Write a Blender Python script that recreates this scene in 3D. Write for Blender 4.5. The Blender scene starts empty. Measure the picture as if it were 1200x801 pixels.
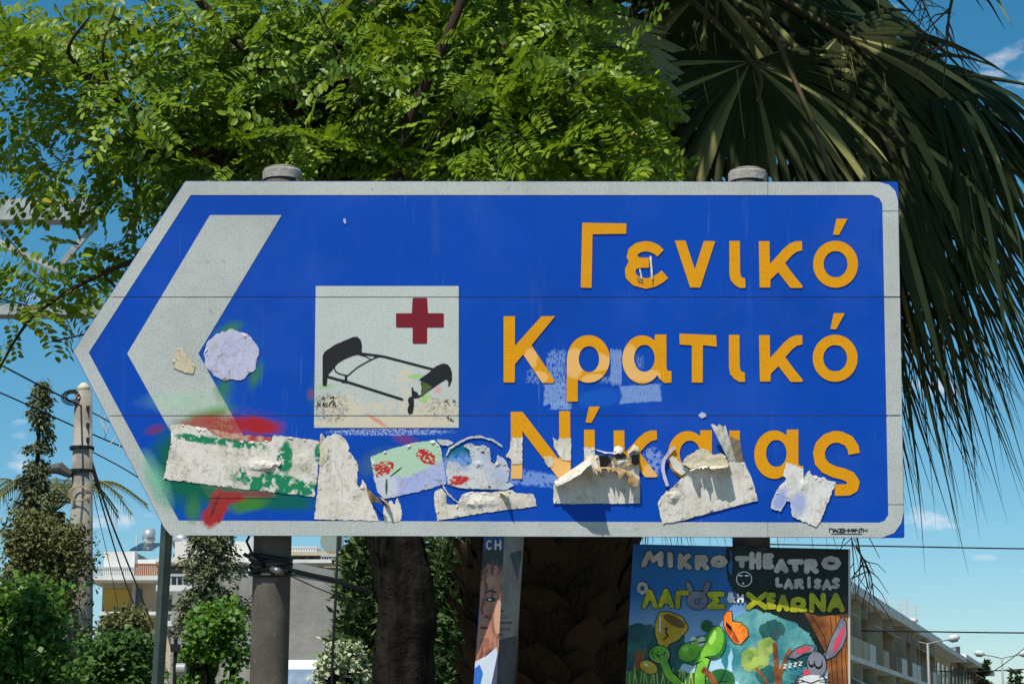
import bpy, bmesh, math, random
import numpy as np
from mathutils import Vector, Matrix, geometry
R = math.radians
rnd = random.Random(7)
nr = np.random.RandomState(11)
S = bpy.context.scene
C = S.collection

# ------------------------------------------------------------------ camera
F, PITCH, CAMZ = 2500.0, math.atan(483 / 2500.0), 1.6
cam = bpy.data.cameras.new('camera'); camo = bpy.data.objects.new('camera', cam); C.objects.link(camo)
cam.sensor_width = 36; cam.lens = 36 * F / 1200
cam.clip_start = .05; cam.clip_end = 6000
camo.location = (0, 0, CAMZ); camo.rotation_euler = (R(90) + PITCH, 0, 0)
S.camera = camo
# ------------------------------------------------------------------ world, sun, exposure
SUN_EL, SUN_AZ = R(60), R(30)          # azimuth: degrees left of straight behind the camera
sd = Vector((-math.sin(SUN_AZ) * math.cos(SUN_EL), -math.cos(SUN_AZ) * math.cos(SUN_EL), math.sin(SUN_EL)))
W = bpy.data.worlds.new('World'); S.world = W; W.use_nodes = True
wt = W.node_tree; wt.nodes.clear()
def wn(t, **k):
    n = wt.nodes.new(t)
    for a, b in k.items(): setattr(n, a, b)
    return n
wo = wn('ShaderNodeOutputWorld'); bg = wn('ShaderNodeBackground'); sky = wn('ShaderNodeTexSky')
sky.sky_type = 'NISHITA'; sky.sun_disc = False; sky.sun_elevation = SUN_EL
sky.sun_rotation = math.atan2(sd.x, sd.y); sky.air_density = .9; sky.dust_density = .15; sky.ozone_density = 4.5
bg.inputs['Strength'].default_value = .10
hs = wn('ShaderNodeHueSaturation'); hs.inputs['Saturation'].default_value = 1.28; hs.inputs['Hue'].default_value = .480
wt.links.new(sky.outputs[0], hs.inputs['Color'])
# small soft clouds low over the right-hand horizon: direction-space noise
tc = wn('ShaderNodeTexCoord'); mp = wn('ShaderNodeMapping'); mp.inputs['Scale'].default_value = (5, 5, 13)
nz = wn('ShaderNodeTexNoise'); nz.inputs['Scale'].default_value = 4.2; nz.inputs['Detail'].default_value = 6; nz.inputs['Roughness'].default_value = .5
mr = wn('ShaderNodeMapRange'); mr.inputs[1].default_value = .615; mr.inputs[2].default_value = .73; mr.inputs[4].default_value = .65
mx = wn('ShaderNodeMix', data_type='RGBA')
mx.inputs[7].default_value = (8.5, 8.5, 9.2, 1)
wt.links.new(tc.outputs['Generated'], mp.inputs[0]); wt.links.new(mp.outputs[0], nz.inputs['Vector'])
wt.links.new(nz.outputs[0], mr.inputs[0])
wt.links.new(mr.outputs[0], mx.inputs[0]); wt.links.new(hs.outputs[0], mx.inputs[6])
wt.links.new(mx.outputs[2], bg.inputs['Color']); wt.links.new(bg.outputs[0], wo.inputs[0])
sl = bpy.data.lights.new('sun', 'SUN'); slo = bpy.data.objects.new('sun', sl); C.objects.link(slo)
sl.energy = 5.0; sl.angle = R(.53); sl.color = (1, .955, .88)
slo.rotation_euler = sd.to_track_quat('Z', 'Y').to_euler()
S.view_settings.view_transform = 'Standard'; S.view_settings.look = 'None'
S.view_settings.exposure = .10; S.view_settings.gamma = 1
S.render.engine = 'CYCLES'
S.cycles.max_bounces = 5; S.cycles.transparent_max_bounces = 4

# ------------------------------------------------------------------ picture to place: which ray, at which depth
cp, sp = math.cos(PITCH), math.sin(PITCH)
def U(px, py, Y):
    x = (px - 600) / F; y = (400.5 - py) / F
    dy = cp - y * sp; dz = sp + y * cp
    t = Y / dy
    return Vector((x * t, Y, CAMZ + dz * t))
def gx(px, py, Y): return U(px, py, Y).x

# ------------------------------------------------------------------ names and tags
def tag(o, label=None, cat=None, group=None, kind=None):
    if label: o['label'] = label
    if cat: o['category'] = cat
    if group: o['group'] = group
    if kind: o['kind'] = kind
    return o
def thing(name, label, cat, loc=(0, 0, 0), group=None, rz=0):
    o = bpy.data.objects.new(name, None); C.objects.link(o)
    o.location = loc; o.rotation_euler = (0, 0, rz); o.empty_display_size = .1
    return tag(o, label, cat, group)
def mkobj(name, me, mat, parent=None):
    if mat and not me.materials: me.materials.append(mat)
    o = bpy.data.objects.new(name, me); C.objects.link(o)
    if parent: o.parent = parent
    return o
def obj(name, V, Fc, mat, parent=None, smooth=False, world=True):
    """V in world coordinates; stored relative to the parent thing (and grandparent)."""
    off = Vector((0, 0, 0)); p = parent
    while p and world: off += p.location; p = p.parent
    me = bpy.data.meshes.new(name)
    me.from_pydata([tuple(Vector(v) - off) for v in V], [], Fc); me.update()
    if smooth: me.shade_smooth()
    return mkobj(name, me, mat, parent)

class MB:
    def __init__(s): s.v = []; s.f = []
    def box(s, a, b):
        n = len(s.v); x0, y0, z0 = a; x1, y1, z1 = b
        s.v += [(x0,y0,z0),(x1,y0,z0),(x1,y1,z0),(x0,y1,z0),(x0,y0,z1),(x1,y0,z1),(x1,y1,z1),(x0,y1,z1)]
        s.f += [tuple(n+i for i in q) for q in ((0,3,2,1),(4,5,6,7),(0,1,5,4),(1,2,6,5),(2,3,7,6),(3,0,4,7))]
        return s
    def obox(s, o, ax, ay, az):
        """box from corner o along three vectors"""
        n = len(s.v); o = Vector(o)
        s.v += [o, o+ax, o+ax+ay, o+ay, o+az, o+ax+az, o+ax+ay+az, o+ay+az]
        s.f += [tuple(n+i for i in q) for q in ((0,3,2,1),(4,5,6,7),(0,1,5,4),(1,2,6,5),(2,3,7,6),(3,0,4,7))]
        return s
    def tube(s, pts, rad, n=8, cap=True):
        pts = [Vector(p) for p in pts]
        if not hasattr(rad, '__len__'): rad = [rad] * len(pts)
        base = len(s.v); prev = None
        for i, p in enumerate(pts):
            t = (pts[min(i+1, len(pts)-1)] - pts[max(i-1, 0)]).normalized()
            if prev is None:
                a = Vector((0, 0, 1)) if abs(t.z) < .9 else Vector((1, 0, 0))
                u = t.cross(a).normalized()
            else:
                u = (prev - t * prev.dot(t)).normalized()
            prev = u; w = t.cross(u)
            for k in range(n):
                an = 2 * math.pi * k / n
                s.v.append(p + (u * math.cos(an) + w * math.sin(an)) * rad[i])
        for i in range(len(pts) - 1):
            for k in range(n):
                a = base + i*n + k; b = base + i*n + (k+1) % n
                s.f.append((a, b, b+n, a+n))
        if cap:
            s.f.append(tuple(base + k for k in reversed(range(n))))
            s.f.append(tuple(base + (len(pts)-1)*n + k for k in range(n)))
        return s
    def build(s, name, mat, parent=None, smooth=False): return obj(name, s.v, s.f, mat, parent, smooth)

# ------------------------------------------------------------------ materials
def lin(h):
    if isinstance(h, str):
        h = [int(h[i:i+2], 16) / 255 for i in (0, 2, 4)]
        return tuple(c / 12.92 if c <= .04045 else ((c + .055) / 1.055) ** 2.4 for c in h) + (1,)
    return tuple(h) + (1,) if len(h) == 3 else tuple(h)
class Mat:
    def __init__(s, name, col, rough=.7, spec=.3, metal=0):
        s.m = bpy.data.materials.new(name); s.m.use_nodes = True
        s.t = s.m.node_tree; s.b = s.t.nodes['Principled BSDF']
        s.col = lin(col)
        s.b.inputs['Base Color'].default_value = s.col
        s.b.inputs['Roughness'].default_value = rough
        s.b.inputs['Specular IOR Level'].default_value = spec
        s.b.inputs['Metallic'].default_value = metal
        s.cur = None; s._tc = None
    def n(s, t, **k):
        x = s.t.nodes.new(t)
        for a, b in k.items(): setattr(x, a, b)
        return x
    def L(s, a, b): s.t.links.new(a, b)
    def co(s):
        if s._tc is None: s._tc = s.n('ShaderNodeTexCoord').outputs['Object']
        return s._tc
    def mapped(s, sc=(1, 1, 1)):
        m = s.n('ShaderNodeMapping'); m.inputs['Scale'].default_value = sc; s.L(s.co(), m.inputs[0]); return m.outputs[0]
    def noise(s, scale, detail=4, rough=.6, sc=None):
        x = s.n('ShaderNodeTexNoise'); x.inputs['Scale'].default_value = scale
        x.inputs['Detail'].default_value = detail; x.inputs['Roughness'].default_value = rough
        s.L(s.mapped(sc) if sc else s.co(), x.inputs['Vector']); return x.outputs[0]
    def ramp(s, src, lo, hi, a=0., b=1.):
        x = s.n('ShaderNodeMapRange'); x.inputs[1].default_value = lo; x.inputs[2].default_value = hi
        x.inputs[3].default_value = a; x.inputs[4].default_value = b; s.L(src, x.inputs[0]); return x.outputs[0]
    def mul(s, a, b, op='MULTIPLY'):
        x = s.n('ShaderNodeMath', operation=op)
        for i, v in enumerate((a, b)):
            if isinstance(v, (int, float)): x.inputs[i].default_value = v
            else: s.L(v, x.inputs[i])
        return x.outputs[0]
    def mix(s, col, fac, mode='MIX'):
        x = s.n('ShaderNodeMix', data_type='RGBA', blend_type=mode)
        if s.cur is None: x.inputs[6].default_value = s.col
        else: s.L(s.cur, x.inputs[6])
        if isinstance(col, bpy.types.NodeSocket): s.L(col, x.inputs[7])
        else: x.inputs[7].default_value = lin(col)
        if isinstance(fac, (int, float)): x.inputs[0].default_value = fac
        else: s.L(fac, x.inputs[0])
        s.cur = x.outputs[2]; s.L(s.cur, s.b.inputs['Base Color']); return s
    def var(s, col, scale, lo=.4, hi=.6, amt=1., detail=4, sc=None):
        return s.mix(col, s.ramp(s.noise(scale, detail, sc=sc), lo, hi, 0, amt))
    def bump(s, scale, dist, detail=3, strength=1., src=None):
        b = s.n('ShaderNodeBump'); b.inputs['Distance'].default_value = dist; b.inputs['Strength'].default_value = strength
        s.L(src if src else s.noise(scale, detail), b.inputs['Height']); s.L(b.outputs[0], s.b.inputs['Normal']); return s
    def weave(s, col, amt, period=.0062):
        """embossed honeycomb cells of retroreflective sheeting"""
        v = s.n('ShaderNodeTexVoronoi'); v.inputs['Scale'].default_value = 1 / period; v.inputs['Randomness'].default_value = .35
        s.L(s.mapped((1, .01, 1.15)), v.inputs['Vector'])
        return s.mix(col, s.ramp(v.outputs['Distance'], .3, .6, 0, amt))
    def rnd(s, col, amt):
        o = s.n('ShaderNodeObjectInfo'); return s.mix(col, s.mul(o.outputs['Random'], amt))
    def island(s, col, amt, lo=0, hi=1):
        g = s.n('ShaderNodeNewGeometry'); return s.mix(col, s.ramp(g.outputs['Random Per Island'], lo, hi, 0, amt))
    def translucent(s, col, fac):
        t = s.n('ShaderNodeBsdfTranslucent'); t.inputs[0].default_value = lin(col)
        x = s.n('ShaderNodeMixShader'); x.inputs[0].default_value = fac
        out = s.t.nodes['Material Output']
        s.L(s.b.outputs[0], x.inputs[1]); s.L(t.outputs[0], x.inputs[2]); s.L(x.outputs[0], out.inputs[0]); return s

# ------------------------------------------------------------------ 2-D shape toolkit (signed distance fields on a pixel-sized grid)
def vnoise(X, Y, seed=0, oct=3):
    r = np.random.RandomState(seed).rand(64, 64); out = np.zeros_like(X); a = 1.; tot = 0
    for o in range(oct):
        xi = np.floor(X).astype(int); yi = np.floor(Y).astype(int)
        fx = X - xi; fy = Y - yi; fx = fx*fx*(3-2*fx); fy = fy*fy*(3-2*fy)
        g = lambda i, j: r[(xi+i) % 64, (yi+j) % 64]
        out += a * ((g(0,0)*(1-fx)+g(1,0)*fx)*(1-fy) + (g(0,1)*(1-fx)+g(1,1)*fx)*fy); tot += a
        a *= .5; X = X*2+7.3; Y = Y*2+3.1
    return out / tot - .5
def s_poly(P):
    P = np.array(P, float)
    def f(X, Y):
        d = np.full(X.shape, 1e9); ins = np.zeros(X.shape, bool)
        for i in range(len(P)):
            a = P[i]; b = P[(i+1) % len(P)]; e = b - a
            wx = X - a[0]; wy = Y - a[1]
            t = np.clip((wx*e[0]+wy*e[1]) / (e@e + 1e-9), 0, 1)
            d = np.minimum(d, (wx-e[0]*t)**2 + (wy-e[1]*t)**2)
            c = ((a[1] > Y) != (b[1] > Y)) & (X < (b[0]-a[0])*(Y-a[1])/((b[1]-a[1]) or 1e-9) + a[0])
            ins ^= c
        return np.sqrt(d) * np.where(ins, -1, 1)
    return f
def s_ell(cx, cy, rx, ry, rot=0):
    def f(X, Y):
        c, s = math.cos(R(rot)), math.sin(R(rot)); x = (X-cx)*c+(Y-cy)*s; y = -(X-cx)*s+(Y-cy)*c
        k = np.sqrt((x/rx)**2+(y/ry)**2); g = np.sqrt((x/rx**2)**2+(y/ry**2)**2) + 1e-9
        return np.where(k < 1e-6, -min(rx, ry), k*(k-1)/g)
    return f
def s_stroke(P, w, flat=True):
    P = [np.array(p, float) for p in P]
    def f(X, Y):
        d = np.full(X.shape, 1e9)
        for i in range(len(P)-1):
            a, b = P[i], P[i+1]; e = b-a; wx = X-a[0]; wy = Y-a[1]
            t = np.clip((wx*e[0]+wy*e[1])/(e@e+1e-9), 0, 1)
            d = np.minimum(d, np.sqrt((wx-e[0]*t)**2+(wy-e[1]*t)**2) - w/2)
        if flat:
            for a, b in ((P[0], P[1]), (P[-1], P[-2])):
                e = (a-b)/np.linalg.norm(a-b); q = (X-a[0])*e[0]+(Y-a[1])*e[1]
                near = (np.hypot(X-a[0], Y-a[1]) < w)
                d = np.where(near, np.maximum(d, q), d)
        return d
    return f
def s_or(*fs): return lambda X, Y: np.minimum.reduce([f(X, Y) for f in fs])
def s_and(*fs): return lambda X, Y: np.maximum.reduce([f(X, Y) for f in fs])
def s_sub(a, b): return lambda X, Y: np.maximum(a(X, Y), -b(X, Y))
def s_grow(a, k): return lambda X, Y: a(X, Y) - k
def s_torn(a, amt, sc=4., seed=1, oct=3): return lambda X, Y: a(X, Y) + amt * vnoise(X/sc, Y/sc, seed, oct) * 2
def s_holes(a, thr, sc, seed, sx=1.): return lambda X, Y: np.maximum(a(X, Y), (thr - vnoise(X/sc/sx, Y/sc, seed, 4)) * sc * 2)
def s_tr(a, dx, dy): return lambda X, Y: a(X-dx, Y-dy)
def box2(x0, y0, x1, y1): return s_poly([(x0, y0), (x1, y0), (x1, y1), (x0, y1)])
def cv(P, ox, oy, sc): return [(ox + x/sc, oy + y/sc) for x, y in P]

def contours(f, bb, st):
    x0, y0, x1, y1 = bb
    xs = np.arange(x0-st*1.5, x1+st*2.5, st); ys = np.arange(y0-st*1.5, y1+st*2.5, st)
    X, Y = np.meshgrid(xs, ys, indexing='ij'); D = f(X, Y); D = np.where(np.abs(D) < 1e-6, 1e-6, D)
    D[0, :] = D[-1, :] = 1; D[:, 0] = D[:, -1] = 1; D = np.where(D > 0, np.maximum(D, 1e-3), np.minimum(D, -1e-3))
    I = D < 0
    c = I[:-1, :-1]*1 + I[1:, :-1]*2 + I[1:, 1:]*4 + I[:-1, 1:]*8
    ii, jj = np.nonzero((c > 0) & (c < 15))
    TB = {1: [(3,0)], 2: [(0,1)], 3: [(3,1)], 4: [(1,2)], 5: [(3,0),(1,2)], 6: [(0,2)], 7: [(3,2)], 8: [(2,3)], 9: [(2,0)], 10: [(0,1),(2,3)], 11: [(2,1)], 12: [(1,3)], 13: [(1,0)], 14: [(0,3)]}
    def key(i, j, e): return ((i, j, 0), (i+1, j, 1), (i, j+1, 0), (i, j, 1))[e]
    nxt = {}
    for i, j in zip(ii.tolist(), jj.tolist()):
        for a, b in TB[int(c[i, j])]: nxt[key(i, j, a)] = key(i, j, b)
    def pt(k):
        i, j, o = k; i2, j2 = (i+1, j) if o == 0 else (i, j+1)
        a, b = D[i, j], D[i2, j2]; t = a/(a-b)
        return (xs[i] + (xs[i2]-xs[i])*t, ys[j] + (ys[j2]-ys[j])*t)
    loops = []
    while nxt:
        k0, k = next(iter(nxt.items())); lp = [k0]; del nxt[k0]
        while k in nxt: lp.append(k); k = nxt.pop(k)
        if len(lp) > 4: loops.append([pt(q) for q in lp])
    return loops
def rdp(P, tol):
    if len(P) < 3: return P
    a, b = np.array(P[0]), np.array(P[-1]); Q = np.array(P); e = b-a; l = np.linalg.norm(e)
    d = np.abs(e[0]*(Q[:, 1]-a[1]) - e[1]*(Q[:, 0]-a[0]))/l if l > 1e-9 else np.linalg.norm(Q-a, axis=1)
    i = int(np.argmax(d))
    if d[i] <= tol: return [P[0], P[-1]]
    return rdp(P[:i+1], tol)[:-1] + rdp(P[i:], tol)
def simp(lp, tol):
    h = len(lp)//2
    return rdp(lp[:h+1], tol)[:-1] + rdp(lp[h:]+[lp[0]], tol)[:-1]
def resub(lp, mx):
    out = []
    for i, a in enumerate(lp):
        b = lp[(i+1) % len(lp)]; d = math.dist(a, b); k = max(1, int(math.ceil(d/mx)))
        out += [(a[0]+(b[0]-a[0])*t/k, a[1]+(b[1]-a[1])*t/k) for t in range(k)]
    return out
YS = 6.2                                # the sign's face
PXM = YS / F
def onsign(px, py, off=0.): return U(px, py, YS - off)
def shape(name, f, bb, off, th, mat, parent, st=1., tol=.12, grid=None, disp=None, place=onsign, smooth=False, minlen=0):
    """cut-out plate: outline of the field f, front at `off` above the plane, thickness th"""
    loops = [simp(l, tol) for l in contours(f, bb, st)]
    loops = [l for l in loops if len(l) >= 3]
    if grid: loops = [resub(l, grid) for l in loops]
    if not loops: return None
    pts = [p for l in loops for p in l]; edges = []; k = 0
    for l in loops:
        n = len(l); edges += [(k+i, k+(i+1) % n) for i in range(n)]; k += n
    nb = k
    if grid:
        xs = np.arange(bb[0], bb[2], grid); ys = np.arange(bb[1], bb[3], grid)
        X, Y = np.meshgrid(xs, ys); X = X + (nr.rand(*X.shape)-.5)*grid*.4; Y = Y + (nr.rand(*Y.shape)-.5)*grid*.4
        m = f(X, Y) < -grid*.45
        pts += list(zip(X[m].tolist(), Y[m].tolist()))
    v2, e2, f2, ov, oe, of = geometry.delaunay_2d_cdt([Vector(p) for p in pts], edges, [], 0, 1e-6)
    cx = np.array([[sum(v2[i][0] for i in t)/3, sum(v2[i][1] for i in t)/3] for t in f2])
    keep = f(cx[:, 0], cx[:, 1]) < st*.35
    back = {}; V = []
    def D(x, y): return disp(x, y) if disp else 0.
    for p in v2: V.append(place(p[0], p[1], off + D(p[0], p[1])))
    Fc = []
    for t, kq in zip(f2, keep):
        if not kq: continue
        a, b, c = (V[i] for i in t)
        Fc.append(tuple(t) if (b-a).cross(c-a).y < 0 else tuple(reversed(t)))
    # rim
    if th:
        from collections import Counter
        ec = Counter()
        for t in Fc:
            for i in range(3): ec[(t[i], t[(i+1) % 3])] += 1
        rim = [e for e in ec if (e[1], e[0]) not in ec]
        bk = {}
        for e in rim:
            for i in e:
                if i not in bk:
                    bk[i] = len(V); p = v2[i]; V.append(place(p[0], p[1], off + D(p[0], p[1]) - th))
        for a, b in rim: Fc.append((b, a, bk[a], bk[b]))
    used = sorted({i for t in Fc for i in t}); rm = {i: k for k, i in enumerate(used)}
    return obj(name, [V[i] for i in used], [tuple(rm[i] for i in t) for t in Fc], mat, parent, smooth)

# ================================================================== GROUND AND ROAD
m_ground = Mat('dry_ground', (.20, .17, .12), .95).var((.09, .10, .05), .6, .4, .6).bump(8, .02).m
m_asph = Mat('asphalt', (.05, .05, .052), .9).var((.07, .07, .07), 3).bump(60, .004).m
m_pave = Mat('pavement', (.30, .28, .25), .9).var((.22, .21, .19), 2).bump(30, .003).m
def sheet(name, x0, y0, x1, y1, z, m): return tag(obj(name, [(x0,y0,z),(x1,y0,z),(x1,y1,z),(x0,y1,z)], [(0,1,2,3)], m), kind='structure')
sheet('ground', -3000, -600, 3000, 5000, 0, m_ground)
tag(MB().box((-60, -3, .004), (60, 5, .12)).build('pavement', m_pave), kind='structure')
sheet('road', -60, -14, 60, -3.3, .008, m_asph)
sheet('side_road', -9, 16, 9, 400, .004, m_asph)

# ================================================================== THE SIGN
root = thing('direction_sign', 'large blue arrow-shaped road sign with orange Greek lettering and hospital bed symbol', 'road sign', (0, YS, 0))
def blob_nodes(M, col, cx, cy, rx, ry, rot=0, soft=.5, amt=1., noise=.5, nsc=25, thr=None, stretch=None, box=False):
    """paint / residue mark with its own outline on the sheeting (ellipse in sign coordinates)"""
    c = onsign(cx, cy); k = PXM
    m = M.n('ShaderNodeMapping'); m.vector_type = 'TEXTURE'
    m.inputs['Location'].default_value = (c.x, 0, c.z); m.inputs['Rotation'].default_value = (0, R(rot), 0)
    m.inputs['Scale'].default_value = (rx*k, 1000, ry*k)
    M.L(M.co(), m.inputs[0])
    if box:
        ab = M.n('ShaderNodeVectorMath', operation='ABSOLUTE'); M.L(m.outputs[0], ab.inputs[0])
        sx = M.n('ShaderNodeSeparateXYZ'); M.L(ab.outputs[0], sx.inputs[0]); lo = M.mul(sx.outputs[0], sx.outputs[2], 'MAXIMUM')
    else:
        l = M.n('ShaderNodeVectorMath', operation='LENGTH'); M.L(m.outputs[0], l.inputs[0]); lo = l.outputs['Value']
    nn = M.noise(nsc, 4, .65, stretch)
    d = M.mul(lo, M.mul(M.mul(nn, .5, 'SUBTRACT'), noise*2), 'ADD')
    a = M.ramp(d, 1-soft, 1, amt, 0)
    if thr is not None: a = M.mul(a, M.ramp(M.noise(nsc*3, 4, .6, stretch), thr-.03, thr+.03))
    M.mix(col, a)
def marks(M, paint=True, resid=True):
    g1, g2, rd = '3A7830', '0A5C42', 'A02226'
    if paint:
        blob_nodes(M, g2, 222, 545, 56, 62, 0, .45, .97, .22, 12)
        blob_nodes(M, g2, 300, 583, 95, 16, 6, .45, .9, .3, 12)
        blob_nodes(M, '3C8A2C', 242, 487, 42, 12, -15, .7, .8, .4, 12)
        blob_nodes(M, g1, 268, 385, 22, 10, -20, .8, .85, .4, 12)
        blob_nodes(M, g1, 262, 455, 14, 22, 10, .8, .75, .4, 12)
        blob_nodes(M, g1, 300, 440, 9, 22, 20, .8, .8, .4, 12)
        blob_nodes(M, '7FBF9B', 183, 562, 16, 45, -28, .9, .75, .3, 12)
        blob_nodes(M, '8FD09A', 215, 470, 60, 18, 0, .9, .35, .3, 12)
        blob_nodes(M, rd, 262, 500, 55, 15, -3, .5, .85, .5, 22); blob_nodes(M, '8A7A50', 258, 497, 22, 9, 5, .8, .6, .5, 30)
        blob_nodes(M, rd, 308, 500, 26, 10, 8, .4, .95, .5, 22); blob_nodes(M, 'A02428', 236, 493, 32, 9, -14, .6, .8, .5, 25)
        blob_nodes(M, '7A2B3A', 182, 503, 16, 8, -15, .8, .8, .3, 16)
        blob_nodes(M, '3E7A22', 290, 591, 30, 11, -10, .5, .9, .3, 16)
        blob_nodes(M, '3E7A22', 226, 595, 11, 22, 0, .6, .75, .3, 16)
        blob_nodes(M, rd, 268, 582, 26, 9, 0, .4, .95, .4, 22); blob_nodes(M, rd, 256, 593, 13, 22, 26, .3, 1, .55, 22, box=True); blob_nodes(M, rd, 246, 607, 13, 13, 20, .4, 1, .5, 22)
        blob_nodes(M, '4A1420', 252, 592, 3, 20, 22, .6, .7, .5, 30)
        blob_nodes(M, '7A1F30', 300, 579, 26, 5, 2, .5, .8, .3, 16)
        blob_nodes(M, '4C6E5C', 447, 540, 36, 18, -18, .8, .7, .4, 16)
        blob_nodes(M, '8B3048', 475, 515, 18, 7, 10, .8, .6, .4, 16)
        blob_nodes(M, '1D7A54', 545, 543, 32, 26, 0, .6, .85, .4, 16)
        blob_nodes(M, '1A62B0', 541, 538, 15, 11, 0, .6, .9, .3, 16)
        blob_nodes(M, '2C6A70', 372, 460, 14, 30, 0, .9, .5, .4, 16)
        blob_nodes(M, '8A4050', 364, 462, 5, 9, 0, .8, .6, .4, 16)
        blob_nodes(M, rd, 270, 500, 74, 26, -2, .9, .9, .3, 60, .53)
        blob_nodes(M, rd, 300, 496, 34, 10, 3, .5, .9, .4, 22)
        blob_nodes(M, g2, 235, 560, 70, 62, 0, .9, .9, .3, 60, .52)
        blob_nodes(M, g1, 268, 420, 50, 60, 0, .9, .7, .3, 60, .56)
    if resid:
        wb = '7E9BC8'
        st = (3.2, 1, .8)
        blob_nodes(M, wb, 652, 432, 12, 22, 0, .15, .75, .5, 30, .47, st, True)
        blob_nodes(M, wb, 624, 441, 8, 9, 0, .15, .6, .7, 30, .5, st, True)
        blob_nodes(M, wb, 651, 462, 15, 14, 0, .12, .85, .4, 30, .42, st, True)
        blob_nodes(M, wb, 657, 475, 15, 5, 0, .12, .8, .6, 30, .42, st, True)
        blob_nodes(M, wb, 722, 430, 7, 22, 0, .12, .8, .3, 30, .40, st, True)
        blob_nodes(M, wb, 712, 445, 10, 5, 0, .3, .6, .6, 30, .48, st, True)
        blob_nodes(M, wb, 751, 461, 25, 11, -4, .10, .8, .3, 30, .38, st, True)
        blob_nodes(M, wb, 750, 423, 5, 9, 0, .3, .5, .7, 30, .5, st, True)
        blob_nodes(M, '1458B4', 702, 466, 30, 13, -8, .3, .7, .4, 20)
        blob_nodes(M, '7C9AD2', 615, 560, 75, 10, 4, .3, .75, .6, 20, .42)
        blob_nodes(M, '7C9AD2', 535, 552, 30, 22, 0, .3, .8, .5, 20, .44)
        blob_nodes(M, '8FA6D4', 765, 540, 12, 20, 0, .3, .7, .6, 25, .47)
        blob_nodes(M, 'A9B4D0', 455, 506, 82, 4.5, 0, .2, .8, .5, 60, .50)
    return M
def sheet_mat(name, col, dark, amt, rough=.45, paint=True, resid=True, wear=True):
    M = Mat(name, col, rough, .15)
    M.weave(dark, amt)
    if wear:
        M.var(tuple(c*.82 for c in lin(dark)[:3]), 3.0, .45, .75, .35)
        # fine vertical scratches
        M.mix('9FB4E0', M.mul(M.ramp(M.noise(70, 2, .5, (1, 1, .03)), .68, .78, 0, .5), M.ramp(M.noise(4, 2), .5, .62)))
        M.var(tuple(c*1.0+.03 for c in lin(col)[:3]), 2.2, .5, .8, .55); M.mix('6C7FA8', M.mul(M.ramp(M.noise(16, 5, .7, (1, 1, .12)), .55, .8, 0, .35), M.ramp(M.noise(1.7, 2), .45, .65)))
        # specks
        M.mix('C8D0E0', M.mul(M.ramp(M.noise(420, 1), .76, .80), M.ramp(M.noise(9, 2), .5, .7, 0, .8)))
    return marks(M, paint, resid)
mb_blue = sheet_mat('blue_sheeting', '0448AE', '023890', .5)
m_blue = mb_blue.m
Mg = sheet_mat('grey_sheeting', 'BDC0BB', '92968E', .6, resid=False)
Mg.var('9A9482', 5, .5, .75, .4).var('7E7868', 40, .62, .75, .5)
m_grey = Mg.m
Mp = sheet_mat('symbol_sheeting', 'C0C5BE', '9A9F97', .5, paint=False, resid=False)
for a in ((400, 478, 26, 20, 0, .25, .85, .5, 20, .45), (450, 482, 40, 14, 0, .3, .7, .8, 20, .47), (505, 480, 36, 16, 0, .25, .8, .5, 20, .44), (475, 450, 12, 26, 0, .3, .7, .6, 20, .47), (452, 495, 95, 7, 0, .1, .9, .2, 20, .40)):
    blob_nodes(Mp, 'CDBFA5', *a)
blob_nodes(Mp, '6B5B48', 387, 478, 24, 20, 0, .3, .75, .5, 60, .53)
blob_nodes(Mp, '6B5B48', 515, 478, 26, 15, 0, .3, .6, .5, 60, .55)
blob_nodes(Mp, 'CF7A70', 441, 492, 18, 3, 33, .5, .8, .4, 30)
blob_nodes(Mp, '8FB878', 382, 453, 14, 3.5, -8, .6, .8, .4, 30)
blob_nodes(Mp, '8FC070', 488, 441, 14, 3.5, -3, .6, .9, .4, 30)
blob_nodes(Mp, '9AC06C', 498, 466, 10, 5, -30, .6, .9, .4, 30)
blob_nodes(Mp, 'D98A7E', 513, 457, 5, 8, 15, .7, .7, .4, 30)
m_plate = Mp.m
Mo = Mat('orange_sheeting', 'E09A0A', .5, .15).weave('BE7C04', .6).var('D08C10', 9, .45, .7, .6)
for a in ((622, 420, 9, 12), (632, 442, 12, 8), (672, 425, 14, 20), (700, 425, 20, 12), (700, 445, 20, 8), (738, 425, 12, 24), (755, 440, 20, 9), (607, 553, 11, 14), (652, 553, 22, 18), (766, 556, 14, 16)):
    blob_nodes(Mo, 'E3B26A', *a, 0, .2, .85, .4, 25)
m_orange = Mo.m
m_white_edge = Mat('letter_rim', 'C9C4B0', .6).m
m_red = Mat('red_print', '7A0A1E', .5).weave('5E0816', .6).m
Mk = Mat('black_print', '101214', .6).weave('1C1F20', .5)
m_black = Mk.m
m_alu = Mat('aluminium', '8C8E8E', .45, .5, .8).var('6A6C6C', 20).m
m_dk = Mat('dark_gap', '17181A', .9).m

OUT = [(217, 212), (1052.5, 213), (1060, 630), (200, 627), (192, 618), (85.5, 411)]
seams = [348, 487]
bands = [(200, 347.6), (348.5, 486.4), (487.3, 640)]
f_out = s_poly(OUT)
for k, (a, b) in enumerate(bands):
    o = shape('panel', s_and(f_out, box2(60, a, 1100, b)), (80, max(a, 208), 1064, min(b, 634)), 0, .003, m_blue, root, st=2, tol=.1)
rail = MB()
for y, xl in ((240, 230), (348, 132), (487, 128), (600, 215)):
    p = onsign(xl, y); q = onsign(1040, y)
    rail = MB().box((p.x, YS+.0045, p.z-.02), (q.x, YS+.03, p.z+.02)); rail.build('back_rail', m_alu, root)
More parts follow.
